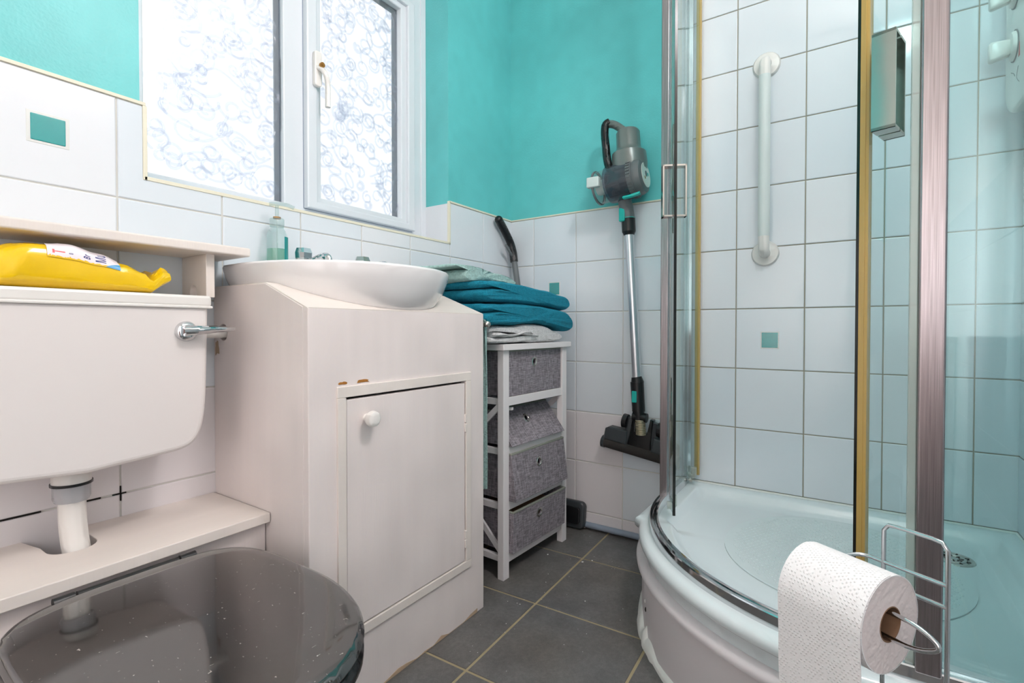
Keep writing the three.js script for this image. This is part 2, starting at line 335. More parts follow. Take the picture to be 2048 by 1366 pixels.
// back wall: painted teal above a tiled dado, tiled to the ceiling inside the shower
const wallBack = structure('wall_back');
part(wallBack, 'painted_wall', plainBox(-0.3, XR + 0.15, -0.12, HC, -0.15, 0), M.teal);
{
  const full = BX0 + 3 * BW;                 // the shower's tiling begins here
  part(wallBack, 'grout', [plainBox(0, full, 0, ROW0, 0, T - 0.0028)], M.grout);
  part(wallBack, 'grout', [plainBox(full, XR, 0, HC, 0, T - 0.0028)], M.groutBrown);
  const cols = [0, ...Array.from({ length: 8 }, (_, c) => BX0 + c * BW), XR];
  for (let c = 0; c < cols.length - 1; c++) for (let r = -6; r < 7; r++) {
    if (r < 0 && cols[c] < full - 0.01) continue;
    const y1 = Math.min(HC, ROW0 - r * ROW), y0 = Math.max(0, ROW0 - (r + 1) * ROW);
    if (y1 - y0 < 0.01 || cols[c + 1] - cols[c] < 0.01) continue;
    wallTile(wallBack, 'z', (cols[c] + cols[c + 1]) / 2, (y0 + y1) / 2, cols[c + 1] - cols[c], y1 - y0, r === 6 || (cols[c] < 0.5 && r > 3) ? M.tileWarm : pick(), 0);
  }
  for (const [x, y] of [[1.0235, 0.7625], [0.2235, 0.965]]) {
    part(wallBack, 'inset_rim', bb(x - 0.0275, x + 0.0275, y - 0.0285, y + 0.0285, 0.004, T + 0.0006, 0.0005), M.insetRim);
    part(wallBack, 'inset_tile', bb(x - 0.0235, x + 0.0235, y - 0.0245, y + 0.0245, 0.004, T + 0.0014, 0.001), M.inset, 'small turquoise glass inset');
  }
}
// the wall with the window
const wallLeft = structure('wall_left');
part(wallLeft, 'painted_wall', [plainBox(-0.3, 0, -0.12, OPEN.y0 - 0.004, 0, ZF + 0.15), plainBox(-0.3, 0, OPEN.y0 - 0.004, HC, 0, OPEN.z0), plainBox(-0.3, 0, OPEN.y0 - 0.004, HC, OPEN.z1 + 0.004, ZF + 0.15), plainBox(-0.3, 0, OPEN.y1, HC, OPEN.z0, OPEN.z1 + 0.004)], M.teal);
part(wallLeft, 'grout', [plainBox(0, T - 0.0028, 0, OPEN.y0, 0, ZF), plainBox(0, T - 0.0028, OPEN.y0, ROW0, 0, OPEN.z0), plainBox(0, T - 0.0028, OPEN.y0, ROW0, OPEN.z1, ZF)], M.grout);
{
  const cols = [0]; for (let c = 6; c >= -8; c--) { const z = WZ0 - c * WW; if (z > 0.02 && z < ZF) cols.push(z); } cols.push(ZF);
  for (let c = 0; c < cols.length - 1; c++) for (let r = 0; r < 7; r++) {
    const z0 = cols[c], z1 = cols[c + 1], y1 = ROW0 - r * ROW, y0 = Math.max(0, y1 - ROW), m = r > 2 ? M.tileWarm : pick();
    const put = (a, b, p, q) => wallTile(wallLeft, 'x', (a + b) / 2, (p + q) / 2, b - a, q - p, m, 0);
    if (r > 0) { put(z0, z1, y0, y1); continue; }
    if (z1 <= OPEN.z0 + 0.01 || z0 >= OPEN.z1) put(z0, z1, y0, y1);
    else if (z1 > OPEN.z1 + 0.005) {         // the tile cut to an L round the corner of the window
      const e = 0.0016, a = z0 + e, b = z1 - e, k = OPEN.z1 + 0.001, p = y0 + e, q = y1 - e, s = OPEN.y0 - 0.001;
      part(wallLeft, 'tile', exX([[a, p], [b, p], [b, q], [k, q], [k, s], [a, s]], 0.0, T, 0.0016, 1), m);
    } else put(z0, z1, y0, OPEN.y0);
  }
  part(wallLeft, 'inset_rim', bb(0.004, T + 0.0006, 1.138, 1.195, 1.503, 1.563, 0.0005), M.insetRim);
  part(wallLeft, 'inset_tile', bb(0.004, T + 0.002, 1.1425, 1.1905, 1.5085, 1.5575, 0.0015), M.inset, 'small turquoise glass inset');
  const gap = (z0, z1, y, h) => plainBox(T - 0.003, T + 0.0004, y - h / 2, y + h / 2, z0, z1);
  part(wallLeft, 'grout_gap', gap(1.55, 1.625, 0.4665, 0.003), M.dark, 'dark gap where grout has fallen out');
  part(wallLeft, 'grout_gap', gap(1.462, 1.512, 0.4665, 0.003), M.dark, 'dark gap where grout has fallen out');
  part(wallLeft, 'grout_gap', gap(1.42, 1.443, 0.4662, 0.0022), M.dark); part(wallLeft, 'grout_gap', gap(1.4285, 1.4302, 0.4665, 0.03), M.dark);
  // tiled foot of the window's right reveal
  wallTile(wallLeft, 'z', -DW / 2 + T / 2, (OPEN.y0 + ROW0) / 2, DW + T, ROW0 - OPEN.y0, M.tile3, OPEN.z0 - T * 0.4);
}
const wallRight = structure('wall_right');
part(wallRight, 'painted_wall', plainBox(XR, XR + 0.15, -0.12, HC, 0, ZF + 0.15), M.beige);
part(wallRight, 'grout', plainBox(XR - T + 0.0028, XR, 0, ROW0, 0.96, ZF), M.grout);
for (let c = 0; c < 10; c++) for (let r = 0; r < 7; r++) { const y1 = ROW0 - r * ROW, y0 = Math.max(0, y1 - ROW), z0 = 0.958 + c * 0.1992; wallTile(wallRight, '-x', z0 + 0.0996, (y0 + y1) / 2, 0.1992, y1 - y0, pick(), XR); }
part(wallRight, 'grout', plainBox(XR - T + 0.0028, XR, 0, HC, T, 0.95), M.groutBrown);
for (let c = 0; c < 5; c++) for (let r = -6; r < 7; r++) { const y1 = Math.min(HC, ROW0 - r * ROW), y0 = Math.max(0, ROW0 - (r + 1) * ROW), z0 = T + c * 0.19; wallTile(wallRight, '-x', z0 + 0.095, (y0 + y1) / 2, 0.19, y1 - y0, pick(), XR); }
const wallFront = structure('wall_front');
part(wallFront, 'painted_wall', plainBox(0, XR, -0.12, HC, ZF, ZF + 0.15), M.beige);

// cream edging along the top of the tiles and round the window
const trim1 = structure('trim_1'); part(trim1, 'edging', bb(0, BX0 + 3 * BW, ROW0, ROW0 + 0.006, 0, T + 0.002, 0.001), M.trimCream);
const trim2 = structure('trim_2'); part(trim2, 'edging', [bb(0, T + 0.002, ROW0, ROW0 + 0.007, 0.009, OPEN.z0 + 0.004, 0.001), bb(0, T + 0.002, ROW0, ROW0 + 0.007, OPEN.z1 - 0.004, ZF, 0.001)], M.trimCream);
const trim3 = structure('trim_3'); part(trim3, 'edging', [bb(-0.001, T + 0.002, OPEN.y0 - 0.006, OPEN.y0 + 0.002, OPEN.z0, OPEN.z1, 0.001), bb(-0.001, T + 0.002, OPEN.y0 - 0.006, ROW0, OPEN.z1 - 0.006, OPEN.z1 + 0.002, 0.001), bb(-0.001, T + 0.002, OPEN.y0 - 0.006, ROW0 + 0.006, OPEN.z0 - 0.001, OPEN.z0 + 0.006, 0.001)], M.trimCream);

// ---------------------------------------------------------------- window
const win = structure('window_1');
{
  const x = -DW, z0 = OPEN.z0, z1 = OPEN.z1, y0 = OPEN.y0, y1 = OPEN.y1, B = 0.055;
  part(win, 'sill', bb(-DW, 0.0, y0 - 0.012, y0 + 0.001, z0, z1, 0.002), M.upvc);
  const fr = new THREE.Shape([[z0, y0], [z1 + 0.004, y0], [z1 + 0.004, y1], [z0, y1]].map((k) => new THREE.Vector2(...k)));
  for (const [p, q] of [[z0 + 0.07, 0.932], [0.995, 1.338]]) fr.holes.push(new THREE.Path([[p, 1.163], [p, 1.99], [q, 1.99], [q, 1.163]].map((k) => new THREE.Vector2(...k))));
  part(win, 'frame', exX(fr, x - B, B, 0.003, 2), M.upvc);
  part(win, 'frame_step', [bb(x - 0.03, x + 0.004, 1.1385, 2.1, z0 + 0.0005, z0 + 0.028, 0.003, 2), bb(x - 0.03, x + 0.004, y0 + 0.0012, 1.138, z0 + 0.0005, z1, 0.003, 2)], M.upvc);
  // opening sash, mitred bars standing proud of the frame
  const mitre = (a, b, p, q, w, f, d, wy = w) => { const s = new THREE.Shape([[a, p], [b, p], [b, q], [a, q]].map((k) => new THREE.Vector2(...k))); s.holes.push(new THREE.Path([[a + w, p + wy], [a + w, q - wy], [b - w, q - wy], [b - w, p + wy]].map((k) => new THREE.Vector2(...k)))); return exX(s, f, d, 0.004, 2); };
  part(win, 'sash', mitre(0.489, 0.932, 1.16, 1.99, 0.034, x - 0.03, 0.05, 0.022), M.upvc);
  part(win, 'sash_bead', mitre(0.519, 0.906, 1.178, 1.972, 0.028, x - 0.03, 0.038, 0.022), M.upvc);
  part(win, 'seal', mitre(0.4855, 0.9355, 1.1565, 1.9935, 0.008, x - 0.02, 0.021), M.gasket);
  const pane = (name, a, b, p, q, gx) => {
    part(win, name, plainBox(gx - 0.004, gx, p, q, a, b), M.obscure);
    const d = 0.03, w = 0.004;
    part(win, 'glazing_spacer', [plainBox(gx - d, gx - 0.005, p, q, a, a + w), plainBox(gx - d, gx - 0.005, p, q, b - w, b), plainBox(gx - d, gx - 0.005, q - w, q, a, b), plainBox(gx - d, gx - 0.005, p, p + w, a, b)], M.spacer);
    // cast swirls on the obscured glass
    const gs = [], W = b - a, H = q - p;
    const tubeOn = (pts, r) => {
      const c = new THREE.CatmullRomCurve3(pts.map(([u, v]) => V3(gx + 0.0002, v, u))), N = Math.max(10, pts.length * 3), loops = [];
      for (let i = 0; i <= N; i++) {
        const P = c.getPoint(i / N), t = c.getTangent(i / N), nz = -t.y, ny = t.z, rw = r * (i === 0 || i === N ? 0.15 : 1), L = [];
        for (let k = 0; k < 7; k++) { const th = Math.PI * k / 6, s = Math.cos(th) * rw, h = Math.sin(th) * rw * 0.62; L.push(V3(P.x + h, P.y + ny * s, P.z + nz * s)); }
        loops.push(L);
      }
      gs.push(loft(loops, { closed: true, cap: true, crease: 1.2 }));
    };
    const inside = (pts) => { const c = pts.filter(([u, v]) => u > a + 0.004 && u < b - 0.004 && v > p + 0.004 && v < q - 0.004); return c.length > 5 && c.length === pts.length ? c : null; };
    const nx = Math.round(W / 0.042), ny = Math.round(H / 0.042);
    for (let i = 0; i < nx * ny; i++) {
      for (let tries = 0; tries < 10; tries++) {
        const cu = a + W * ((i % nx) + rr(-0.2, 1.2)) / nx, cv = p + H * (Math.floor(i / nx) + rr(-0.2, 1.2)) / ny, kind = rnd(), pts = [], r0 = rr(0.016, 0.034), ph = rr(0, 6.3), dir = rnd() < 0.5 ? 1 : -1;
        if (kind < 0.5) { const turns = rr(0.8, 2.0); for (let k = 0; k < 18; k++) { const t = k / 17, R = r0 * (1 - 0.68 * t); pts.push([cu + Math.cos(ph + dir * t * turns * 6.28) * R, cv + Math.sin(ph + dir * t * turns * 6.28) * R]); } }
        else if (kind < 0.85) { let an = ph, u = cu, v = cv, w = rr(-0.45, 0.45); for (let k = 0; k < 20; k++) { pts.push([u, v]); u += Math.cos(an) * 0.008; v += Math.sin(an) * 0.008; an += w; w += rr(-0.16, 0.16); } }
        else { const e = rr(0.4, 0.7); for (let k = 0; k <= 16; k++) { const t = k / 16 * 6.28; const uu = Math.cos(t) * r0, vv = Math.sin(t) * r0 * e; pts.push([cu + uu * Math.cos(ph) - vv * Math.sin(ph), cv + uu * Math.sin(ph) + vv * Math.cos(ph)]); } }
        const ok = inside(pts); if (ok) { tubeOn(ok, rr(0.0028, 0.0042)); break; }
      }
    }
    const o = part(win, 'swirl_relief', gs, M.relief); o.userData.kind = 'stuff';
  };
  pane('pane', 0.995, 1.338, 1.163, 1.99, x - 0.012);
  pane('pane', 0.545, 0.88, 1.198, 1.952, x - 0.01);
  // espagnolette handle
  const hz = 0.902, hy = 1.575;
  const h = part(win, 'handle', [exX(roundRect(hz - 0.011, hz + 0.013, hy - 0.052, hy + 0.052, 0.008), x + 0.02, 0.014, 0.003, 2), smoothTube([[x + 0.03, hy + 0.005, hz], [x + 0.046, hy - 0.006, hz - 0.004], [x + 0.052, hy - 0.024, hz - 0.012], [x + 0.05, hy - 0.05, hz - 0.018], [x + 0.05, hy - 0.085, hz - 0.018], [x + 0.05, hy - 0.112, hz - 0.018]], (t) => [0.0075 + 0.004 * Math.max(0, 1 - t * 3), 0.008], 26)], M.whitePlastic);
  part(h, 'keyhole', [cyl([x + 0.045, hy + 0.006, hz], [x + 0.053, hy + 0.006, hz], 0.0075), cyl([x + 0.05, hy + 0.006, hz], [x + 0.0545, hy + 0.006, hz], 0.0032)], M.gold);
}
const ground = structure('ground_outside'); part(ground, 'lawn', plainBox(-40, -0.35, -0.6, -0.5, -30, 30), M.ground);

// ---------------------------------------------------------------- wash stand: painted boxed-in cabinet, basin, taps
const VX = 0.371, VZ0 = 0.69, VZ1 = 1.2475, VY = 0.8415, VYB = 0.896, VXB = 0.224;
{
  const t = thing('vanity_cabinet', 'cream painted boxed cabinet under the wash basin with small door', 'cabinet', [0.19, 0, 0.97]);
  const side = (z, w, hole) => { const s = new THREE.Shape([[T, 0], [VX - 0.0165, 0], [VX - 0.0165, VY + 0.003], [VXB, VYB], [T, VYB]].map((k) => new THREE.Vector2(...k))); if (hole) s.holes.push(new THREE.Path().absarc(0.05, 0.792, 0.0185, 0, Math.PI * 2, true)); return extrude(s, w, 0.0015, 1, 20).translate(0, 0, z); };
  const sideNear = part(t, 'side_panel', side(VZ1 - 0.018, 0.018, true), M.cream);
  part(t, 'side_panel', side(VZ0, 0.018), M.cream);
  // front board with an opening for the door
  const s = new THREE.Shape([[VZ0 + 0.0, 0], [VZ1 - 0.0, 0], [VZ1 - 0.0, VY], [VZ0 + 0.0, VY]].map((k) => new THREE.Vector2(...k)));
  s.holes.push(new THREE.Path([[0.774, 0.166], [0.774, 0.659], [1.163, 0.659], [1.163, 0.166]].map((k) => new THREE.Vector2(...k))));
  part(t, 'front_board', exX(s, VX - 0.016, 0.016, 0.002, 2), M.cream);
  // sloping top boards
  const sl = (a, b) => { const g = extrude([[VXB - 0.004, VYB - 0.014], [VX - 0.002, VY - 0.014], [VX, VY + 0.001], [VXB, VYB + 0.002], [T, VYB + 0.002], [T, VYB - 0.014]], b - a, 0.0015, 1); return g.translate(0, 0, a); };
  part(t, 'top_board', sl(VZ0 + 0.001, VZ1 - 0.001), M.creamEdge);
  // thin strips round the door
  const strip = (a, b, p, q) => bb(VX - 0.002, VX + 0.005, p, q, a, b, 0.0015, 1);
  part(t, 'frame_strip', strip(0.752, 1.184, 0.659, 0.682), M.creamEdge);
  part(t, 'frame_strip', strip(1.163, 1.184, 0.12, 0.659), M.creamEdge);
  part(t, 'frame_strip', strip(0.752, 0.774, 0.166, 0.659), M.creamEdge);
  part(t, 'frame_strip', strip(0.752, 1.163, 0.145, 0.166), M.creamEdge);
  // where the paint has chipped off above the strip
  const chip = (z, y, w, h) => { const pts = []; for (let k = 0; k < 14; k++) { const a = k / 14 * 6.283, r = 0.8 + 0.3 * noise3(Math.cos(a) * 2 + z * 50, Math.sin(a) * 2, y * 9); pts.push([z + Math.cos(a) * w * r, y + Math.max(-0.3, Math.sin(a)) * h * r]); } return exX(pts, VX - 0.001, 0.0022, 0.0003, 1); };
  part(t, 'chipped_paint', chip(1.168, 0.688, 0.013, 0.006), M.chipboard, 'bare brown patch of chipped paint');
  part(t, 'chipped_paint', chip(1.118, 0.688, 0.02, 0.007), M.chipboard, 'bare brown patch of chipped paint');
  part(t, 'chipped_paint', exX(Array.from({ length: 26 }, (_, k) => k < 13 ? [0.72 + k * 0.03, 0.0005] : [1.08 - (k - 13) * 0.03, 0.001 + 0.011 * Math.max(0, noise3(k * 0.9, 3, 1) + 0.2)]), VX - 0.001, 0.0019, 0.0003, 1), M.stain, 'scuffed brown band along the floor');
  const d = part(t, 'door', bb(VX - 0.014, VX + 0.002, 0.1685, 0.6535, 0.7765, 1.1605, 0.002, 2), M.cream);
  part(d, 'knob', lathe([[0, 0], [0.009, 0], [0.009, 0.008], [0.015, 0.014], [0.0175, 0.021], [0.0155, 0.029], [0.009, 0.0335], [0, 0.0345]], [VX + 0.001, 0.609, 1.11], [1, 0, 0]), M.whitePlastic);
  for (const y of [0.545, 0.228]) part(d, 'hinge', [bb(VX - 0.002, VX + 0.006, y - 0.024, y - 0.001, 0.7715, 0.7785, 0.002), bb(VX - 0.002, VX + 0.006, y + 0.001, y + 0.024, 0.7715, 0.7785, 0.002)], M.creamEdge);
  // hole in the near side where the cistern's overflow passes, ragged and stained
  part(sideNear, 'stain', exX(Array.from({ length: 14 }, (_, k) => { const a = k / 14 * 6.283, r = 0.014 + 0.008 * noise3(Math.cos(a) * 2, Math.sin(a) * 2, 5); return [Math.cos(a) * r * 0.7, Math.sin(a) * r * 1.6]; }), 0, 0.0009, 0.0002, 1).rotateY(-Math.PI / 2).translate(0.022, 0.755, VZ1 + 0.0002), M.stain);
}
{ // oval basin
  const cz = 0.985, t = thing('wash_basin', 'white oval ceramic wash basin set on the cream cabinet', 'basin', [0.2, 0.82, cz]);
  const N = 72, RY = 0.9455;
  const ring = (hw, xf, xb, y, dz = 0) => { const L = []; for (let k = 0; k < N; k++) { const a = k / N * Math.PI * 2, c = Math.cos(a), s = Math.sin(a), xm = 0.12; const ex = c >= 0 ? xm + (xf - xm) * Math.pow(Math.abs(c), 0.92) : xm - (xm - xb) * Math.pow(Math.abs(c), 0.3); L.push(V3(ex, y, cz + dz + hw * Math.sign(s) * Math.pow(Math.abs(s), c < 0 ? 0.55 : 0.95))); } return L; };
  const B = T + 0.0005, outer = [[0.1, 0.25, 0.80], [0.155, 0.315, 0.812], [0.19, 0.352, 0.832], [0.222, 0.378, 0.858], [0.244, 0.394, 0.886], [0.258, 0.404, 0.914], [0.2645, 0.409, 0.932], [0.266, 0.4105, 0.939], [0.2645, 0.409, RY - 0.0015], [0.26, 0.405, RY]].map(([w, f, y]) => ring(w, f, B, y));
  const inner = [[0.245, 0.39, RY, 0.11], [0.236, 0.382, RY - 0.006, 0.118], [0.215, 0.362, RY - 0.03, 0.125], [0.18, 0.33, RY - 0.07, 0.135], [0.12, 0.28, RY - 0.1, 0.15], [0.04, 0.24, RY - 0.108, 0.17]].map(([w, f, y, b]) => ring(w, f, b, y));
  part(t, 'bowl', loft([...outer, ...inner], { crease: 1.0 }), M.ceramic);
  part(t, 'plughole', lathe([[0, 0.001], [0.012, 0.001], [0.02, 0.003], [0.022, 0.001], [0.022, 0]], [0.205, RY - 0.108, cz]), M.chrome);
}
function tap(z, label) {
  const x = 0.062, y = 0.9455, t = thing('basin_tap', label, 'tap', [x, y, z], 0, 'pair of basin taps');
  part(t, 'body', lathe([[0, 0], [0.019, 0], [0.019, 0.004], [0.013, 0.008], [0.012, 0.03], [0.01, 0.034], [0, 0.034]], [x, y, z]), M.chrome);
  const g = lathe([[0, 0.026], [0.014, 0.026], [0.0225, 0.036], [0.0235, 0.05], [0.019, 0.062], [0, 0.064]], [x, y, z], [0, 1, 0], 6, 0.1);
  part(t, 'handle', g, M.chrome);
  part(t, 'spout', smoothTube([[x + 0.008, y + 0.016, z], [x + 0.04, y + 0.027, z - 0.004], [x + 0.07, y + 0.036, z - 0.008], [x + 0.086, y + 0.034, z - 0.01], [x + 0.092, y + 0.018, z - 0.01]], (q) => 0.0105 - 0.001 * q, 24, 14), M.chrome);
}
tap(1.052, 'chrome basin tap with faceted knob beside the soap bottle');
tap(0.863, 'chrome basin tap with faceted knob nearer the towels');
{ // pump bottle
  const x = 0.05, z = 1.116, y = 0.9462, t = thing('soap_bottle', 'clear pump bottle of green hand soap behind the basin', 'bottle', [x, y, z]);
  part(t, 'bottle', lathe([[0, 0], [0.0235, 0], [0.025, 0.004], [0.0245, 0.05], [0.024, 0.085], [0.0195, 0.098], [0.0155, 0.103], [0.0155, 0.112]], [x, y, z]), M.bottle);
  part(t, 'liquid', lathe([[0, 0.002], [0.0225, 0.003], [0.0232, 0.012], [0.0228, 0.052], [0, 0.052]], [x, y, z]), M.soap);
  part(t, 'label', new THREE.CylinderGeometry(0.0252, 0.0252, 0.064, 16, 1, true, 1.75, 1.3).translate(x, y + 0.05, z), M.bottleLabel, 'dark teal label');
  part(t, 'collar', lathe([[0, 0.108], [0.017, 0.108], [0.017, 0.126], [0.0155, 0.128], [0, 0.128]], [x, y, z]), M.clearPlastic);
  part(t, 'ring', cyl([x, y + 0.128, z], [x, y + 0.132, z], 0.009), M.gold);
  part(t, 'pump', [cyl([x, y + 0.13, z], [x, y + 0.16, z], 0.0045), smoothTube([[x - 0.006, y + 0.162, z + 0.016], [x, y + 0.1645, z + 0.002], [x + 0.012, y + 0.164, z - 0.02], [x + 0.02, y + 0.158, z - 0.034]], (q) => [0.0048, 0.0075 - 0.004 * q], 18, 10)], M.clearPlastic);
  part(t, 'dip_tube', cyl([x, y + 0.006, z], [x, y + 0.125, z], 0.0018, 0.0018, 8), M.clearPlastic);
}

// ---------------------------------------------------------------- toilet, cistern, boxing
const CZ = 1.53;
{
  const x0 = T, xf = 0.178, t = thing('toilet_cistern', 'off-white plastic low level cistern on the tiled wall', 'cistern', [0.09, 0.56, CZ]);
  const tank = exX((() => { const s = new THREE.Shape(); const a = 1.336, b = 1.724, p = 0.562, q = 0.846, r = 0.06; s.moveTo(a, q); s.lineTo(a + 0.004, p + 0.13); s.bezierCurveTo(a + 0.008, p + 0.03, a + 0.018, p + 0.012, a + 0.06, p + 0.006); s.lineTo(CZ, p - 0.004); s.lineTo(b - 0.06, p + 0.006); s.bezierCurveTo(b - 0.018, p + 0.012, b - 0.008, p + 0.03, b - 0.004, p + 0.13); s.lineTo(b, q); return s; })(), x0, xf - x0, 0.01, 4, 16);
  part(t, 'tank', tank, M.cistern);
  part(t, 'lid', [bb(x0, xf + 0.004, 0.8435, 0.866, 1.332, 1.728, 0.006, 3), bb(x0, xf + 0.0055, 0.8405, 0.846, 1.331, 1.729, 0.002, 2)], M.whitePlastic);
  const lv = part(t, 'lever', [lathe([[0, 0], [0.0195, 0], [0.0195, 0.004], [0.017, 0.009], [0.011, 0.012], [0, 0.013]], [xf - 0.001, 0.796, 1.3785], [1, 0, 0]), smoothTube([[xf + 0.012, 0.797, 1.385], [xf + 0.02, 0.798, 1.365], [xf + 0.024, 0.8, 1.335], [xf + 0.026, 0.8, 1.318], [xf + 0.024, 0.8, 1.3]], (q) => [0.0105 - 0.0062 * q, 0.013 - 0.008 * q], 30, 14)], M.chrome, 'chrome flush lever');
  part(t, 'overflow_pipe', [cyl([0.05, 0.792, 1.35], [0.05, 0.792, VZ1 - 0.06], 0.0125), cyl([0.05, 0.792, 1.335], [0.05, 0.792, 1.315], 0.017, 0.017, 8)], M.whitePlastic);
}
{
  const x = 0.1, z = 1.53, t = thing('flush_pipe', 'white plastic flush pipe under the cistern passing through the ledge', 'pipe', [x, 0.42, z]);
  part(t, 'pipe', smoothTube([[x, 0.545, z], [x, 0.5, z], [x, 0.46, z - 0.001], [x + 0.006, 0.42, z - 0.003], [x + 0.022, 0.38, z - 0.006], [0.17, 0.34, 1.505], [0.235, 0.325, 1.5]], 0.0195, 30, 24), M.whitePlastic);
  part(t, 'nut', lathe([[0.019, 0], [0.024, 0], [0.0265, 0.006], [0.0265, 0.028], [0.019, 0.028]], [x, 0.5, z], [0, 1, 0], 28), mat({ color: '#d9dade', roughness: 0.15, transmission: 0.55, thickness: 0 }), 'clear plastic nut');
  part(t, 'washer', lathe([[0.018, 0], [0.0295, 0], [0.0295, 0.0045], [0.018, 0.0045]], [x, 0.5285, z]), M.blackPlastic, 'black rubber washer');
  part(t, 'collar', lathe([[0.015, 0], [0.0275, 0], [0.0275, 0.014], [0.024, 0.02], [0.015, 0.02]], [x, 0.533, z]), M.whitePlastic);
}
{ // boxing behind the pan, its ledge notched for the pipe
  const t = thing('boxing_ledge', 'cream painted ledge boxing in the pipes behind the toilet', 'ledge', [0.12, 0, 1.6]);
  const s = new THREE.Shape(), n0 = 1.497, n1 = 1.565;
  s.moveTo(T, VZ1 + 0.002); s.lineTo(0.24, VZ1 + 0.002); s.lineTo(0.246, 1.95); s.lineTo(T, 1.95); s.lineTo(T, n1 + 0.012); s.lineTo(0.07, n1); s.absarc(0.1, (n0 + n1) / 2, (n1 - n0) / 2, Math.PI / 2, -Math.PI / 2, true); s.lineTo(0.06, n0); s.lineTo(T, n0);
  part(t, 'ledge_board', exY(s, 0.4, 0.02, 0.0015, 2), M.creamEdge);
  part(t, 'front_panel', bb(0.19, 0.222, 0, 0.3995, VZ1 + 0.002, 1.95, 0.001), M.cream);
  part(t, 'end_batten', bb(T, 0.19, 0.2, 0.3995, 1.93, 1.95, 0.001), M.cream);
}
{ // little shelf over the cistern
  const t = thing('wall_shelf', 'cream painted shelf over the cistern with a side bracket', 'shelf', [0.075, 0.957, 1.5]);
  part(t, 'board', bb(T + 0.0004, 0.149, 0.957, 0.976, 1.236, 1.8, 0.004, 2), M.creamEdge);
  const s = new THREE.Shape(); const b0 = 0.8672; s.moveTo(T + 0.0004, b0); s.lineTo(0.045, b0); s.lineTo(0.045, b0 + 0.012); s.absarc(0.06, b0 + 0.012, 0.015, Math.PI, 0, true); s.lineTo(0.075, b0); s.lineTo(0.118, b0); s.lineTo(0.118, 0.957); s.lineTo(T + 0.0004, 0.957);
  part(t, 'bracket', extrude(s, 0.017, 0.001, 1).translate(0, 0, 1.2965), M.creamEdge);
}
{ // packet of wipes on the cistern
  const z0 = 1.395, z1 = 1.665, y0 = 0.8664, cx = 0.105, t = thing('wipes_packet', 'yellow plastic packet of wipes lying on the cistern lid', 'packet', [cx, y0, 1.53]);
  const loops = [], N = 40, S = 46;
  for (let i = 0; i <= S; i++) {
    const u = i / S, z = z0 + (z1 - z0) * u, L = [];
    const end = Math.min(u, 1 - u), e = Math.min(1, end / 0.16);
    const H = [[0, 0.02], [0.04, 0.032], [0.075, 0.028], [0.11, 0.025], [0.16, 0.036], [0.26, 0.05], [0.4, 0.064], [0.55, 0.074], [0.75, 0.072], [0.9, 0.06], [1, 0.02]]; let q0 = 0; while (q0 < H.length - 2 && H[q0 + 1][0] < u) q0++;
    const hgt = H[q0][1] + (H[q0 + 1][1] - H[q0][1]) * fade((u - H[q0][0]) / (H[q0 + 1][0] - H[q0][0])), wid = 0.05 + 0.008 * e, lift = u < 0.11 ? (0.11 - u) * 0.2 : 0;
    for (let k = 0; k < N; k++) {
      const a = k / N * Math.PI * 2, c = Math.cos(a), s = Math.sin(a), q = 0.6;
      let x = cx + wid * Math.sign(c) * Math.pow(Math.abs(c), q), y = y0 + lift + hgt / 2 + hgt / 2 * Math.sign(s) * Math.pow(Math.abs(s), 0.62);
      const cr = (0.5 - Math.min(0.5, end * 1.6)), w = (1 - 2 * Math.abs(noise3(x * 40 + 3, z * 24, y * 34))) * 0.0042 + noise3(x * 22, z * 14 + 9, y * 20) * 0.004 + (1 - 2 * Math.abs(noise3(x * 90, z * 16, y * 90))) * 0.005 * cr;
      if (s > -0.3) y += w; x += w * 0.8 * Math.sign(c);
      L.push(V3(x, Math.max(y0 + 0.0002, y), z));
    }
    loops.push(L);
  }
  part(t, 'wrapper', loft(loops, { crease: 0.4 }), M.yellow);
  // printed panel on the top
  const cv = document.createElement('canvas'); cv.width = 512; cv.height = 384; const c = cv.getContext('2d');
  c.fillStyle = '#f3e9ee'; c.fillRect(0, 0, 512, 384);
  for (let i = 0; i < 70; i++) { c.fillStyle = '#f5c71a'; c.fillRect(i * 7.4, 384 - 14 - 22 * Math.abs(noise3(i * 0.5, 2, 3)), 8, 60); }
  c.save(); c.fillStyle = '#3f9ccf'; c.beginPath(); c.moveTo(400, 384); c.lineTo(512, 250); c.lineTo(512, 384); c.fill(); c.restore();
  const word = (s, x, y, f, col) => { c.save(); c.translate(x, y); c.rotate(-Math.PI / 2); c.font = f; c.fillStyle = col; c.textBaseline = 'middle'; c.fillText(s, 0, 0); c.restore(); };
  word('T', 80, 330, 'bold 120px sans-serif', '#d0202c'); word('B', 160, 320, 'bold 40px sans-serif', '#1e2c6e');
  word('Br', 270, 330, 'bold 66px sans-serif', '#26307a'); word('Mu', 370, 340, 'bold 110px sans-serif', '#26307a');
  const tx = new THREE.CanvasTexture(cv); tx.colorSpace = THREE.SRGBColorSpace;
  const g = new THREE.PlaneGeometry(1, 1, 24, 14), p = g.attributes.position;     // follows the wrapper's upper front
  const at = (fi, fk) => { const i = Math.floor(fi), k = Math.floor(fk), a = fi - i, b = fk - k, P = (m, n) => loops[m][(n + N) % N]; return P(i, k).clone().lerp(P(i + 1, k), a).lerp(P(i, k + 1).clone().lerp(P(i + 1, k + 1), a), b); };
  for (let i = 0; i < p.count; i++) { const u = p.getX(i) + 0.5, v = p.getY(i) + 0.5, fi = (0.66 - u * 0.36) * S, fk = 1.0 + v * 7.5, q = at(fi, fk); p.setXYZ(i, q.x + 0.0012, q.y + 0.0012, q.z); }
  g.computeVertexNormals();
  partUV(t, 'printed_panel', g, mat({ map: tx, roughness: 0.28, side: THREE.DoubleSide }));
}
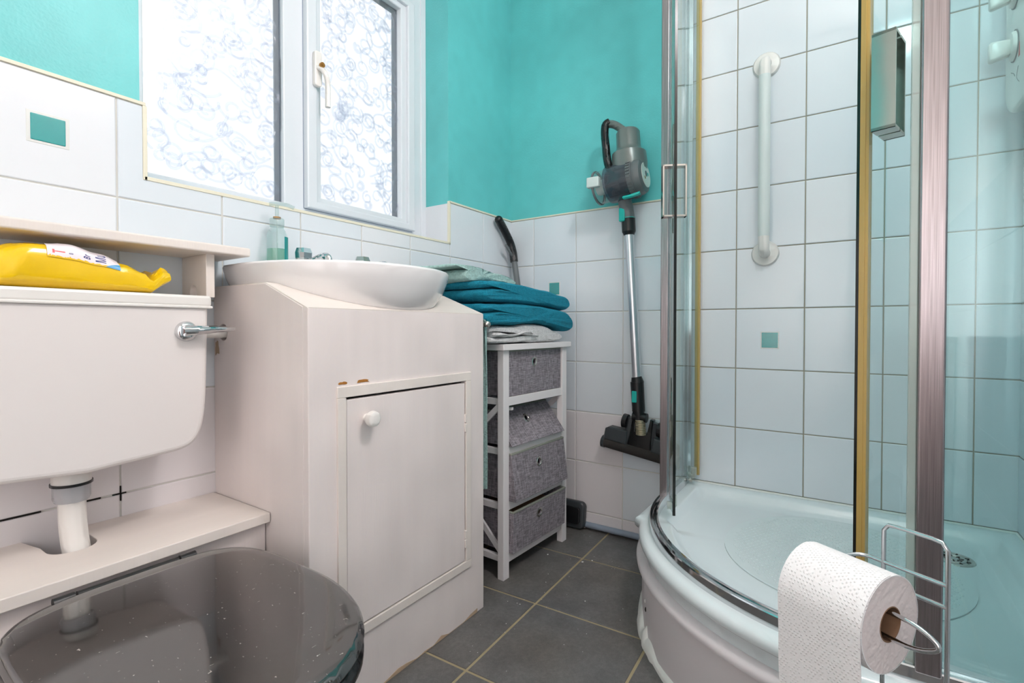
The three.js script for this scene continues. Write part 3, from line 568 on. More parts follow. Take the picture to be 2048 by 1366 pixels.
{ // toilet
  const cz = 1.497, xc = 0.5, t = thing('toilet', 'white toilet with a glossy speckled black lid closed', 'toilet', [0.45, 0, cz]);
  const N = 96;
  const ring = (f, y, drop = 0) => { const L = []; for (let k = 0; k < N; k++) { const a = k / N * Math.PI * 2, c = Math.cos(a), s = Math.sin(a), e = c < 0 ? 0.42 : 0.96, e2 = c < 0 ? 0.55 : 0.96; const x = xc + (c < 0 ? 0.243 : 0.247) * f * Math.sign(c) * Math.pow(Math.abs(c), e), z = cz + 0.178 * f * Math.sign(s) * Math.pow(Math.abs(s), e2); L.push(V3(x, y, z)); } return L; };
  part(t, 'lid', loft([ring(0.4, 0.385), ring(0.96, 0.384), ring(0.985, 0.3855), ring(1.0, 0.389), ring(1.003, 0.392), ring(0.999, 0.3955), ring(0.985, 0.3985), ring(0.95, 0.4005), ring(0.85, 0.4025), ring(0.6, 0.4045), ring(0.3, 0.4055), ring(0.03, 0.406)], { crease: 1.2 }), M.lid, 'glossy speckled black lid');
  part(t, 'seat', loft([ring(0.94, 0.357), ring(0.985, 0.358), ring(1.0, 0.364), ring(1.0, 0.374), ring(0.98, 0.38), ring(0.9, 0.382), ring(0.6, 0.382), ring(0.6, 0.36), ring(0.9, 0.356)], { cap: false }), M.blackGloss, 'black seat ring');
  part(t, 'hinge', [cyl([0.2575, 0.3935, 1.40], [0.2575, 0.3935, 1.425], 0.0082), cyl([0.2575, 0.3935, 1.428], [0.2575, 0.3935, 1.566], 0.0074), cyl([0.2575, 0.3935, 1.569], [0.2575, 0.3935, 1.594], 0.0082), cyl([0.2635, 0.355, 1.412], [0.2635, 0.392, 1.412], 0.006), cyl([0.2635, 0.355, 1.582], [0.2635, 0.392, 1.582], 0.006)], M.blackPlastic);
  const pan = (f, fz, y, dx) => { const L = []; for (let k = 0; k < N; k++) { const a = k / N * Math.PI * 2, c = Math.cos(a), s = Math.sin(a); L.push(V3(0.475 + dx + 0.245 * f * Math.sign(c) * Math.pow(Math.abs(c), c < 0 ? 0.5 : 0.95), y, cz + 0.172 * fz * Math.sign(s) * Math.pow(Math.abs(s), 0.9))); } return L; };
  part(t, 'pan', loft([pan(0.62, 0.66, 0, -0.03), pan(0.62, 0.62, 0.03, -0.03), pan(0.56, 0.55, 0.12, -0.03), pan(0.66, 0.66, 0.2, -0.02), pan(0.85, 0.88, 0.28, 0), pan(0.97, 0.98, 0.33, 0), pan(0.985, 1, 0.35, 0), pan(0.96, 0.97, 0.356, 0), pan(0.75, 0.72, 0.356, 0), pan(0.7, 0.66, 0.32, 0), pan(0.4, 0.4, 0.22, 0.02)], { crease: 1 }), M.ceramic);
}

// ---------------------------------------------------------------- rack with fabric drawers
const RACK = [0.336, 0, 0.540], RTURN = -0.0515;
{
  const t = thing('storage_rack', 'narrow white wooden rack with four fabric drawers beside the cabinet', 'rack', RACK, RTURN);
  const W = 0.389, D = 0.275, L = 0.03, LX = 0.024, Y = 0.731;
  for (const [x, z] of [[-LX, -L], [-LX, -W], [-D, -L], [-D, -W]]) part(t, 'leg', bb(x, x + LX, 0, Y, z, z + L, 0.0015, 1), M.rackWhite);
  part(t, 'top_board', bb(-D - 0.01, 0.012, Y, Y + 0.02, -W - 0.014, 0.014, 0.0025, 2), M.rackWhite);
  for (const y of [0.566, 0.406, 0.23, 0.062]) {
    part(t, 'front_rail', bb(-0.02, -0.004, y - 0.014, y + 0.014, -W + L, -L, 0.001), M.rackWhite);
    part(t, 'back_rail', bb(-D + 0.004, -D + 0.02, y - 0.014, y + 0.014, -W + L, -L, 0.001), M.rackWhite);
    for (const z of [-0.024, -W + 0.008]) part(t, 'side_rail', bb(-D + LX, -LX, y - 0.01, y + 0.01, z, z + 0.014, 0.001), M.rackWhite);
  }
  const brace = (y0, y1, z) => { const dx = D - 0.03, dy = y1 - y0, g = new THREE.BoxGeometry(Math.hypot(dx, dy), 0.018, 0.008); g.rotateZ(Math.atan2(dy, dx)); return g.translate(-D / 2, (y0 + y1) / 2, z); };
  for (const z of [-0.008, -W + 0.008]) { part(t, 'brace', brace(0.335, 0.56, z), M.rackWhite); part(t, 'brace', brace(0.315, 0.075, z - 0.0085), M.rackWhite); }
  part(t, 'loose_batten', bb(-0.03, 0.008, 0.533, 0.543, -0.075, -0.062, 0.002).rotateY(0.3), M.rackWhite);
}
function drawer(label, y, h, o = {}) {
  const t = thing('fabric_drawer', label, 'drawer', RACK, RTURN, 'grey fabric drawers in the white rack');
  const W = 0.325, D = 0.235, T2 = 0.006, zc = -0.1945;
  const place = (g) => { if (o.shear) { g = smooth(warp(g, (v) => { v.x -= v.y * Math.sin(o.shear); v.y *= Math.cos(o.shear); }), 0.6); } g.rotateZ(o.tilt || 0); g.rotateX(o.roll || 0); return g.translate(o.x || 0, y + (o.lift || 0), zc); };
  // an open fabric box: front at x = 0, bottom at y = 0
  const wall = (x0, x1, y0, y1, z0, z1) => place(warp(new RoundedBoxGeometry(x1 - x0, y1 - y0, z1 - z0, 3, 0.0029).translate((x0 + x1) / 2, (y0 + y1) / 2, (z0 + z1) / 2), (v) => { v.x += 0.003 * noise3(v.z * 12, v.y * 12, y * 40); }));
  const ey = h * (o.ey || 0.68), fs = roundRect(-W / 2, W / 2, 0, h, 0.003); fs.holes.push(new THREE.Path().absarc(0.012, ey, 0.0098, 0, Math.PI * 2, true));
  part(t, 'front', place(exX(fs, -T2, T2, 0.0012, 1, 8)), M.fabric);
  part(t, 'side', wall(-D, -T2, 0, h, W / 2 - T2, W / 2), M.fabric);
  part(t, 'side', wall(-D, -T2, 0, h, -W / 2, -W / 2 + T2), M.fabric);
  part(t, 'back', wall(-D - T2, -D, 0, h, -W / 2, W / 2), M.fabric);
  part(t, 'bottom', wall(-D, -T2, 0.0, 0.005, -W / 2 + T2, W / 2 - T2), M.fabric);
  part(t, 'rim_piping', [place(bb(-T2 - 0.001, 0.0012, h - 0.004, h + 0.0025, -W / 2, W / 2, 0.002)), place(bb(-D, -T2, h - 0.004, h + 0.0025, W / 2 - T2 - 0.001, W / 2 + 0.001, 0.002)), place(bb(-D, -T2, h - 0.004, h + 0.0025, -W / 2 - 0.001, -W / 2 + T2 + 0.001, 0.002))], M.piping);
  part(t, 'eyelet', place(lathe([[0.0095, -0.001], [0.0165, -0.001], [0.0165, 0.0012], [0.014, 0.0028], [0.011, 0.0025], [0.0095, 0.0008]], [0, ey, 0.012], [1, 0, 0], 28)), M.chromeWorn, 'metal eyelet');
  if (o.contents) part(t, 'contents', place(smooth(warp(new RoundedBoxGeometry(D * 0.8, h * 0.75, W * 0.85, 6, 0.02).translate(-D / 2, h * 0.4, 0), (v) => { v.y += 0.012 * noise3(v.x * 30, v.z * 30, 4); }))), M.cardboard);
  return t;
}
drawer('grey fabric drawer sitting straight in the top tier of the rack', 0.5815, 0.147, { x: -0.007, ey: 0.72 });
drawer('crumpled grey fabric drawer tipped backwards in the second tier', 0.4215, 0.138, { x: 0.012, shear: 0.66, ey: 0.62 });
drawer('grey fabric drawer slipping forward out of the third tier', 0.2455, 0.152, { x: 0.026, shear: 0.13, ey: 0.66 });
drawer('half open grey fabric drawer in the lowest tier of the rack', 0.0765, 0.134, { x: 0.012, contents: true, ey: 0.7, tilt: -0.03 });

// ---------------------------------------------------------------- folded towels
function cloth(path, th, w0, w1, map, amp = 0.005, seedz = 0, n = 40) {
  const c = new THREE.CatmullRomCurve3(path.map(([u, v]) => V3(u, v, 0)), false, 'centripetal'), Mn = 90, loops = [];
  const P = [], Nn = [];
  for (let i = 0; i <= Mn; i++) { P.push(c.getPoint(i / Mn)); const t = c.getTangent(i / Mn); Nn.push(V3(-t.y, t.x, 0)); }
  for (let s = 0; s <= n; s++) {
    const w = s / n, e = Math.min(w, 1 - w) * n / 5, k = e >= 1 ? 1 : Math.sqrt(Math.max(0.02, 1 - (1 - e) * (1 - e))), L = [], h = th / 2 * k, W = w0 + (w1 - w0) * w;
    const cap = (i, dir) => { for (let q = 1; q < 6; q++) { const a = Math.PI * q / 6, t = V3(Nn[i].y, -Nn[i].x, 0).multiplyScalar(dir); L.push(P[i].clone().addScaledVector(Nn[i], h * Math.cos(a) * dir).addScaledVector(t, h * Math.sin(a))); } };
    for (let i = 0; i <= Mn; i++) L.push(P[i].clone().addScaledVector(Nn[i], h));
    cap(Mn, 1);
    for (let i = Mn; i >= 0; i--) L.push(P[i].clone().addScaledVector(Nn[i], -h));
    cap(0, -1);
    loops.push(L.map((p) => { const q = map(p.x, p.y, W); const d = amp * noise3(q.x * 16 + seedz, q.y * 20, q.z * 16) + amp * 0.35 * noise3(q.x * 48, q.y * 48 + seedz, q.z * 48); q.y += d; q.x += d * 0.7; q.z += 0.6 * amp * noise3(q.y * 22, q.x * 14 + 3, seedz); return q; }));
  }
  return loft(loops, { crease: 1.3 });
}
const onRack = (u, v, w) => V3(w - 0.0515 * (u - 0.54), v, u > 0.55 ? 0.55 + (u - 0.55) * 0.82 : u);
{
  const t1 = thing('towel', 'rumpled white towel under the blue towels on the rack', 'towel', [0.2, 0.752, 0.4], 0, 'towels piled on the rack');
  part(t1, 'fabric', [cloth([[0.615, 0.797], [0.52, 0.8], [0.4, 0.806], [0.3, 0.797], [0.225, 0.781], [0.2, 0.77], [0.225, 0.763], [0.35, 0.764], [0.5, 0.763], [0.615, 0.764]], 0.02, 0.07, 0.345, onRack, 0.004, 4), cloth([[0.36, 0.779], [0.42, 0.785], [0.5, 0.78], [0.6, 0.782]], 0.014, 0.1, 0.352, onRack, 0.008, 7)], M.towelWhite);
  const t2 = thing('towel', 'deep teal bath towel, lower of the two on the rack', 'towel', [0.2, 0.8, 0.4], 0, 'towels piled on the rack');
  part(t2, 'fabric', cloth([[0.49, 0.842], [0.56, 0.845], [0.648, 0.842], [0.668, 0.833], [0.648, 0.824], [0.5, 0.824], [0.36, 0.827], [0.25, 0.818], [0.18, 0.802], [0.152, 0.806], [0.15, 0.826], [0.18, 0.848], [0.27, 0.86], [0.4, 0.866], [0.55, 0.867], [0.665, 0.864]], 0.023, 0.06, 0.36, onRack, 0.004, 12), M.towelTeal);
  const t3 = thing('towel', 'deep teal bath towel, upper of the two on the rack', 'towel', [0.2, 0.87, 0.4], 0, 'towels piled on the rack');
  part(t3, 'fabric', cloth([[0.485, 0.911], [0.56, 0.913], [0.645, 0.911], [0.666, 0.903], [0.645, 0.894], [0.5, 0.892], [0.32, 0.889], [0.22, 0.882], [0.178, 0.879], [0.164, 0.889], [0.176, 0.904], [0.23, 0.914], [0.36, 0.926], [0.48, 0.934], [0.6, 0.936], [0.662, 0.934]], 0.022, 0.07, 0.355, onRack, 0.0035, 21), M.towelTeal);
  const t4 = thing('hand_towel', 'small pale aqua hand towel curled on top of the towel pile', 'towel', [0.2, 0.946, 0.55], 0, 'towels piled on the rack');
  part(t4, 'fabric', cloth([[0.668, 0.965], [0.682, 0.957], [0.672, 0.951], [0.652, 0.953], [0.646, 0.965], [0.664, 0.976], [0.69, 0.97], [0.698, 0.957], [0.68, 0.9475], [0.6, 0.953], [0.5, 0.951], [0.44, 0.948], [0.425, 0.954], [0.45, 0.964], [0.54, 0.975], [0.62, 0.984], [0.7, 0.988], [0.75, 0.986]], 0.0085, 0.09, 0.3, onRack, 0.0035, 33), M.towelAqua);
}
{ // towel bar on the far side of the cabinet
  const y = 0.8135, z = 0.6695, t = thing('towel_bar', 'small chrome towel bar with ball end on the cabinet side', 'towel rail', [0.24, y, z]);
  part(t, 'bar', [cyl([0.09, y, z], [0.362, y, z], 0.0055), cyl([0.1, y, z], [0.1, y, VZ0], 0.006), cyl([0.33, y, z], [0.33, y, VZ0], 0.006)], M.chromeWorn);
  part(t, 'ball_end', [new THREE.SphereGeometry(0.0105, 20, 14).translate(0.3685, y, z), cyl([0.357, y, z], [0.362, y, z], 0.008)], M.chromeWorn);
  const h = thing('hanging_towel', 'grey and mint towel hanging over the bar on the cabinet side', 'towel', [0.24, 0.4, z]);
  const m2 = (u, v, w) => V3(w, v, u);
  part(h, 'front_layer', cloth([[z + 0.014, 0.36], [z + 0.013, 0.5], [z + 0.014, 0.7], [z + 0.0115, 0.8], [z + 0.008, 0.822], [z, 0.8265]], 0.007, 0.12, 0.356, m2, 0.003, 51, 24), M.towelGrey);
  part(h, 'back_layer', cloth([[z - 0.013, 0.33], [z - 0.013, 0.5], [z - 0.014, 0.7], [z - 0.012, 0.8], [z - 0.008, 0.822], [z, 0.8265]], 0.007, 0.12, 0.358, m2, 0.003, 58, 24), M.towelAqua);
}
// ---------------------------------------------------------------- mop in the corner
{
  const t = thing('floor_mop', 'spray mop with black curved handle leaning in the wall corner', 'mop', [0.23, 0, 0.05]);
  const a = V3(0.226, 0.06, 0.048), b = V3(0.044, 1.11, 0.044);
  part(t, 'pole', cyl(a.toArray(), b.toArray(), 0.0125), M.midGrey);
  part(t, 'grip', [smoothTube([[0.0475, 1.085, 0.044], [0.041, 1.125, 0.044], [0.035, 1.165, 0.054], [0.032, 1.205, 0.086], [0.032, 1.238, 0.122], [0.033, 1.25, 0.138]], (q) => [0.0165 + 0.001 * Math.sin(q * 9), 0.0165], 40, 18), new THREE.SphereGeometry(0.0172, 18, 14).translate(0.033, 1.2495, 0.1375)], M.blackPlastic);
  part(t, 'trigger', smoothTube([[0.044, 1.108, 0.052], [0.046, 1.124, 0.075], [0.048, 1.142, 0.1], [0.049, 1.145, 0.11]], (q) => [0.0045, 0.0075], 16, 10), M.midGrey);
  const hd = part(t, 'head', [exX(roundRect(0, 1, 0, 1, 0.1), 0, 0.01).scale(0, 0, 0), extrude(roundRect(0.1, 0.378, 0.002, 0.108, 0.022), 0.03, 0.008, 3).rotateX(-0.12).translate(0, 0, 0.024)].slice(1), M.darkGrey);
  part(hd, 'foot_plate', extrude(roundRect(0.13, 0.362, 0.024, 0.09, 0.012), 0.012, 0.003, 2).rotateX(-0.12).translate(0, 0, 0.05), M.blackPlastic);
  part(hd, 'joint', cyl([0.226, 0.035, 0.055], [0.222, 0.085, 0.048], 0.016), M.blackPlastic);
}
{ // waste pipe along the skirting
  const t = thing('floor_pipe', 'grey plastic pipe clipped along the bottom of the tiled wall', 'pipe', [0.4, 0.018, 0.02]);
  part(t, 'pipe', cyl([0.02, 0.019, 0.02], [0.76, 0.019, 0.02], 0.0115), M.pipeGrey);
  part(t, 'clip', [lathe([[0.0117, -0.006], [0.0145, -0.006], [0.0145, 0.006], [0.0117, 0.006]], [0.367, 0.019, 0.02], [1, 0, 0]), bb(0.36, 0.374, 0.019, 0.04, T, 0.022, 0.003)], M.whitePlastic);
  part(t, 'screw', cyl([0.367, 0.0345, 0.02], [0.367, 0.0345, 0.0235], 0.003), M.dark);
}
// ---------------------------------------------------------------- cordless vacuum on the wall
{
  const t = thing('cordless_vacuum', 'grey cordless stick vacuum with turquoise buttons mounted on the wall', 'vacuum cleaner', [0.58, 0.33, 0.05]);
  part(t, 'wall_dock', bb(0.555, 0.6, 1.36, 1.45, T, 0.03, 0.004, 2), M.darkGrey);
  part(t, 'tube', cyl([0.5605, 1.17, 0.052], [0.5925, 0.6, 0.047], 0.0165, 0.0165, 28), M.alu);
  part(t, 'lower_socket', [cyl([0.5905, 0.622, 0.0475], [0.5945, 0.6, 0.047], 0.0185, 0.024), cyl([0.5925, 0.604, 0.047], [0.5995, 0.496, 0.049], 0.0245, 0.0235)], M.blackPlastic);
  const sock = part(t, 'release_button', bb(0.5815, 0.6, 0.53, 0.572, 0.064, 0.0745, 0.003, 2), M.tealPlastic, 'turquoise button');
  part(t, 'upper_socket', [cyl([0.5585, 1.205, 0.052], [0.5612, 1.158, 0.052], 0.025, 0.025, 28), cyl([0.5612, 1.158, 0.052], [0.5618, 1.145, 0.052], 0.025, 0.019, 28)], M.blackPlastic);
  part(t, 'neck', [smoothTube([[0.5585, 1.2, 0.052], [0.554, 1.235, 0.055], [0.55, 1.275, 0.07]], [0.0245, 0.0245], 14, 24)], M.midGrey);
  part(t, 'neck_ring', lathe([[0.0238, -0.0012], [0.0256, -0.0012], [0.0256, 0.0012], [0.0238, 0.0012]], [0.5582, 1.2065, 0.052], [-0.06, 1, 0]), M.tealPlastic);
  part(t, 'release_button', bb(0.532, 0.555, 1.193, 1.243, 0.062, 0.081, 0.004, 2), M.tealPlastic, 'turquoise button');
  // dust cup and cyclone, lying across
  const cx = 0.53, cy = 1.333, cz = 0.088, ax = [1, 0.11, 0.0], at = [cx, cy, cz];
  part(t, 'clear_cup', lathe([[0, -0.088], [0.045, -0.086], [0.058, -0.078], [0.0605, -0.068], [0.0605, -0.035], [0.0605, -0.03]], at, ax, 40), M.clearPlastic);
  part(t, 'cup_rim', [lathe([[0.0575, -0.08], [0.063, -0.078], [0.063, -0.071], [0.0575, -0.071]], at, ax, 40)], M.midGrey);
  part(t, 'filter', lathe([[0, -0.078], [0.026, -0.077], [0.028, -0.07], [0.028, -0.03], [0, -0.03]], at, ax, 24), M.whitePlastic);
  part(t, 'latch_block', bb(0.438, 0.486, 1.312, 1.35, 0.134, 0.159, 0.005, 2), mat({ color: '#cfdcd8', roughness: 0.3 }));
  part(t, 'cyclone', lathe([[0.062, -0.034], [0.067, -0.03], [0.0685, -0.02], [0.0685, 0.055], [0.0665, 0.062]], at, ax, 48), M.smoke, 'smoky see-through cyclone housing');
  part(t, 'cyclone_core', [lathe([[0, -0.03], [0.05, -0.03], [0.052, -0.01], [0.048, 0.02], [0.05, 0.06], [0, 0.06]], at, ax, 18, 0.2)], M.darkGrey);
  const gear = []; for (let k = 0; k < 40; k++) { const a = k / 40 * 6.283; gear.push(new THREE.BoxGeometry(0.006, 0.014, 0.005).rotateY(-a).translate(Math.cos(a) * 0.069, 0.064, Math.sin(a) * 0.069)); }
  part(t, 'gear_ring', join([lathe([[0.05, 0.055], [0.0685, 0.056], [0.0685, 0.074], [0.06, 0.076]], [0, 0, 0], [0, 1, 0], 48), ...gear]).applyQuaternion(new THREE.Quaternion().setFromUnitVectors(V3(0, 1, 0), V3(...ax).normalize())).translate(...at), M.midGrey);
  const cap = part(t, 'filter_cap', lathe([[0, 0.074], [0.064, 0.074], [0.066, 0.085], [0.06, 0.1], [0.045, 0.106], [0, 0.107]], at, ax, 40), M.midGrey);
  const disc = part(cap, 'round_label', lathe([[0, 0.1068], [0.044, 0.1062], [0.044, 0.1082], [0, 0.1086]], at, ax, 36), mat({ color: '#e8ece4', roughness: 0.4 }), 'round white label with small printed marks');
  for (const [dy, dz, r, m] of [[0.004, 0.0, 0.011, M.inkGrey], [-0.012, 0.014, 0.006, M.gold], [0.006, -0.02, 0.007, M.tealPlastic]]) part(cap, 'printed_mark', lathe([[0, 0.1082], [r, 0.1082], [r, 0.109], [0, 0.109]], [at[0] - 0.11 * dy, at[1] + dy, at[2] + dz], ax, 14), m);
  part(t, 'cup_latch', smoothTube([[0.575, 1.262, 0.138], [0.605, 1.262, 0.146], [0.635, 1.27, 0.14]], [0.006, 0.01], 14, 12), M.tealPlastic, 'turquoise latch');
  // motor housing and handle
  part(t, 'motor_housing', [lathe([[0, 0.03], [0.062, 0.034], [0.064, 0.06], [0.061, 0.098], [0.047, 0.108], [0.043, 0.12], [0.042, 0.175], [0.036, 0.184], [0, 0.186]], [0.577, 1.335, 0.083], [-0.06, 1, -0.02], 28)], mat({ color: '#7b817e', roughness: 0.28, metalness: 0.25 }));
  part(t, 'handle_arm', smoothTube([[0.492, 1.553, 0.098], [0.52, 1.545, 0.096], [0.55, 1.522, 0.09], [0.575, 1.5, 0.085]], (q) => [0.013 + 0.008 * q, 0.014], 18, 16), mat({ color: '#6f7673', roughness: 0.28, metalness: 0.25 }));
  part(t, 'handle_grip', smoothTube([[0.505, 1.556, 0.1], [0.492, 1.55, 0.104], [0.49, 1.525, 0.11], [0.498, 1.46, 0.118], [0.508, 1.4, 0.124], [0.52, 1.372, 0.126], [0.536, 1.366, 0.122]], [0.0155, 0.0145], 40, 18), M.blackGloss, 'black grip');
  // floor head, flat against the wall
  const tilt = -0.15, c = [0.606, 0.39, 0.045], R = (g) => g.rotateZ(tilt).translate(...c);
  part(t, 'swivel', [cyl([0.58, 0.478, 0.052], [0.632, 0.474, 0.052], 0.017), cyl([0.6, 0.5, 0.05], [0.604, 0.46, 0.05], 0.02)], M.blackPlastic);
  const rings = []; for (let k = 0; k < 9; k++) rings.push(new THREE.TorusGeometry(0.0155, 0.0033, 8, 22).rotateX(Math.PI / 2).translate(0.608 + k * 0.0004, 0.464 - k * 0.0062, 0.056));
  part(t, 'ribbed_hose', rings, M.spring);
  part(t, 'fork', [R(extrude([[-0.038, 0.085], [-0.026, 0.085], [-0.022, 0.03], [0.022, 0.03], [0.026, 0.085], [0.038, 0.085], [0.045, -0.035], [-0.045, -0.035]], 0.03, 0.004, 2).translate(0, 0, -0.018))], M.blackGloss);
  for (const s of [-1, 1]) {
    const w = part(t, 'wheel', R(lathe([[0, -0.011], [0.02, -0.011], [0.026, -0.008], [0.0265, 0.008], [0.02, 0.011], [0, 0.011]], [s * 0.066, 0.056, 0.002], [s, 0, 0], 30)), M.blackPlastic);
    part(w, 'hub', R(lathe([[0, 0.009], [0.017, 0.009], [0.016, 0.0125], [0, 0.0125]], [s * 0.066, 0.056, 0.002], [s, 0, 0], 24)), M.midGrey);
    part(t, 'wheel_arm', R(smoothTube([[s * 0.05, 0.076, 0], [s * 0.048, 0.04, 0.0], [s * 0.052, 0.0, 0.0], [s * 0.06, -0.03, 0]], [0.012, 0.016], 16, 14)), M.darkGrey);
    part(t, 'nozzle_cover', R(extrude(s < 0 ? [[-0.138, -0.03], [-0.136, 0.012], [-0.122, 0.022], [-0.05, 0.024], [-0.046, -0.03]] : [[0.046, -0.03], [0.05, 0.024], [0.122, 0.022], [0.136, 0.012], [0.138, -0.03]], 0.042, 0.006, 3).translate(0, 0, -0.024)), M.darkGrey);
  }
  part(t, 'roller_brush', R(cyl([-0.138, -0.043, 0.0], [0.138, -0.043, 0.0], 0.021)), M.felt);
  part(t, 'roller_end', R(lathe([[0, 0], [0.0235, 0], [0.0235, 0.012], [0.02, 0.014], [0, 0.014]], [-0.133, -0.043, 0], [-1, 0, 0], 24)), M.darkGrey);
  part(t, 'roller_end', R(lathe([[0, 0], [0.0235, 0], [0.0235, 0.012], [0.02, 0.014], [0, 0.014]], [0.133, -0.043, 0], [1, 0, 0], 24)), M.darkGrey);
}

// ---------------------------------------------------------------- shower
const S0 = 0.86, CC = 0.30;                   // outer line of the rail; where its straight ends meet the quarter circle
function quad(s, c, n = 60) {                 // from the back wall round to the right wall: [x, z, outward normal x, z]
  const P = [], R = s - c, cx = XR - c, cz = c;
  for (let i = 0; i < 12; i++) P.push([XR - s, T + (c - T) * i / 12, -1, 0]);
  for (let i = 0; i <= n; i++) { const a = Math.PI / 2 * i / n; P.push([cx - R * Math.cos(a), cz + R * Math.sin(a), -Math.cos(a), Math.sin(a)]); }
  for (let i = 1; i <= 12; i++) P.push([cx + (c - T) * i / 12, s, 0, 1]);
  return P;
}
function sweep(path, prof, closed = true, cap = true, crease = 0.7) { return loft(path.map(([x, z, nx, nz]) => prof.map(([o, y]) => V3(x + nx * o, y, z + nz * o))), { closed, cap, crease }); }
function trayRing(dF, dW, rc, y, N = 180) {   // outline of the tray drawn in by dF at the front and dW at the walls
  const x0 = XR - 0.885 + dF, x1 = XR - T - dW, z0 = T + dW, z1 = 0.885 - dF, R = Math.max(rc, 0.885 - CC - dF), L = [], C = [1.27, 0.36];
  const sd = (x, z) => { const hx = (x1 - x0) / 2, hz = (z1 - z0) / 2, px = x - (x0 + x1) / 2, pz = z - (z0 + z1) / 2, r = px < 0 && pz > 0 ? R : rc; const qx = Math.abs(px) - hx + r, qz = Math.abs(pz) - hz + r; return Math.min(Math.max(qx, qz), 0) + Math.hypot(Math.max(qx, 0), Math.max(qz, 0)) - r; };
  for (let k = 0; k < N; k++) { const a = -k / N * Math.PI * 2; let lo = 0, hi = 1.2; for (let i = 0; i < 36; i++) { const m = (lo + hi) / 2; sd(C[0] + Math.cos(a) * m, C[1] + Math.sin(a) * m) < 0 ? lo = m : hi = m; } L.push(V3(C[0] + Math.cos(a) * lo, y, C[1] + Math.sin(a) * lo)); }
  return L;
}
const RIM = 0.262;
{
  const t = thing('shower_tray', 'raised white quadrant shower tray with curved grey-white skirt', 'shower tray', [1.25, 0, 0.45]);
  part(t, 'basin', loft([trayRing(0.02, 0, 0.004, 0.19), trayRing(0.012, 0, 0.004, 0.2), trayRing(0.011, 0, 0.004, 0.224), trayRing(0.003, 0, 0.004, 0.229), trayRing(-0.003, 0, 0.004, 0.2345), trayRing(-0.0045, 0, 0.004, 0.244), trayRing(-0.001, 0, 0.004, 0.254), trayRing(0.008, 0, 0.004, 0.26), trayRing(0.018, 0, 0.004, RIM - 0.0005), trayRing(0.03, 0.004, 0.006, RIM), trayRing(0.078, 0.04, 0.02, RIM - 0.001), trayRing(0.086, 0.047, 0.03, RIM - 0.006), trayRing(0.098, 0.056, 0.05, 0.243), trayRing(0.11, 0.064, 0.06, 0.236), trayRing(0.16, 0.1, 0.09, 0.2325), trayRing(0.3, 0.25, 0.05, 0.231)], { crease: 1.0 }), M.acrylic);
  part(t, 'skirt', sweep(quad(0.8795, CC), [[0, 0.0005], [0.001, 0.168], [0.008, 0.173], [0.0145, 0.177], [0.0155, 0.183], [0.0125, 0.191], [0.004, 0.196], [0, 0.198], [-0.012, 0.198], [-0.012, 0.0005]]), M.skirt);
  const bead = quad(0.8795, CC, 90), loops = bead.map(([x, z, nx, nz], i) => { const k = 0.5 + 0.5 * Math.abs(noise3(i * 0.23, 2.5, 1)) + (i > 24 && i < 50 ? 0.25 : 0), h = 0.015 + 0.02 * Math.abs(noise3(i * 0.17, 7, 2)) + (i > 20 && i < 44 ? 0.03 * Math.abs(Math.sin(i * 0.32)) : 0), o = 0.014 * k; return [[0, 0.0006], [o, 0.0006], [o * 1.05, 0.01], [o * 0.7, h * 0.7], [0, h], [-0.002, h * 0.5]].map(([a, y]) => V3(x + nx * a, y, z + nz * a)); });
  part(t, 'sealant_bead', loft(loops, { crease: 1.2 }), M.silicone, 'lumpy white sealant along the floor');
  const wallBead = (a, b) => smoothTube([a, [(a[0] + b[0]) / 2, a[1], (a[2] + b[2]) / 2], b], 0.0035, 20, 8);
  part(t, 'wall_sealant', [wallBead([XR - 0.85, RIM + 0.001, T + 0.001], [XR - T, RIM + 0.001, T + 0.001]), wallBead([XR - T - 0.001, RIM + 0.001, T], [XR - T - 0.001, RIM + 0.001, 0.84])], M.silicone);
  const dr = part(t, 'drain', lathe([[0, 0.0035], [0.012, 0.0035], [0.014, 0.002], [0.018, 0.002], [0.02, 0.0035], [0.027, 0.0035], [0.029, 0.002], [0.033, 0.002], [0.0355, 0.0035], [0.042, 0.003], [0.044, 0.0]], [1.452, 0.2322, 0.205], [0, 1, 0], 40, 0.3), M.chromeWorn, 'round metal drain');
  const sl = []; for (let k = 0; k < 8; k++) { const a = k / 8 * 6.283; sl.push(new THREE.BoxGeometry(0.01, 0.0012, 0.003).translate(0.0165, 0, 0).rotateY(a).translate(1.452, 0.2357, 0.205)); sl.push(new THREE.BoxGeometry(0.008, 0.0012, 0.003).translate(0.031, 0, 0).rotateY(a + 0.4).translate(1.452, 0.2357, 0.205)); }
  part(dr, 'slots', sl, M.dark);
  for (const [a, y, s] of [[0.52, 0.085, 1], [0.5, 0.1, 0.8]]) { const R = 0.5805, ang = a; part(t, 'chip', new THREE.SphereGeometry(0.004 * s, 10, 8).scale(0.6, 1.6, 0.6).translate(XR - CC - R * Math.cos(ang), y, CC + R * Math.sin(ang)), s === 1 ? M.dark : M.silicone); }
}
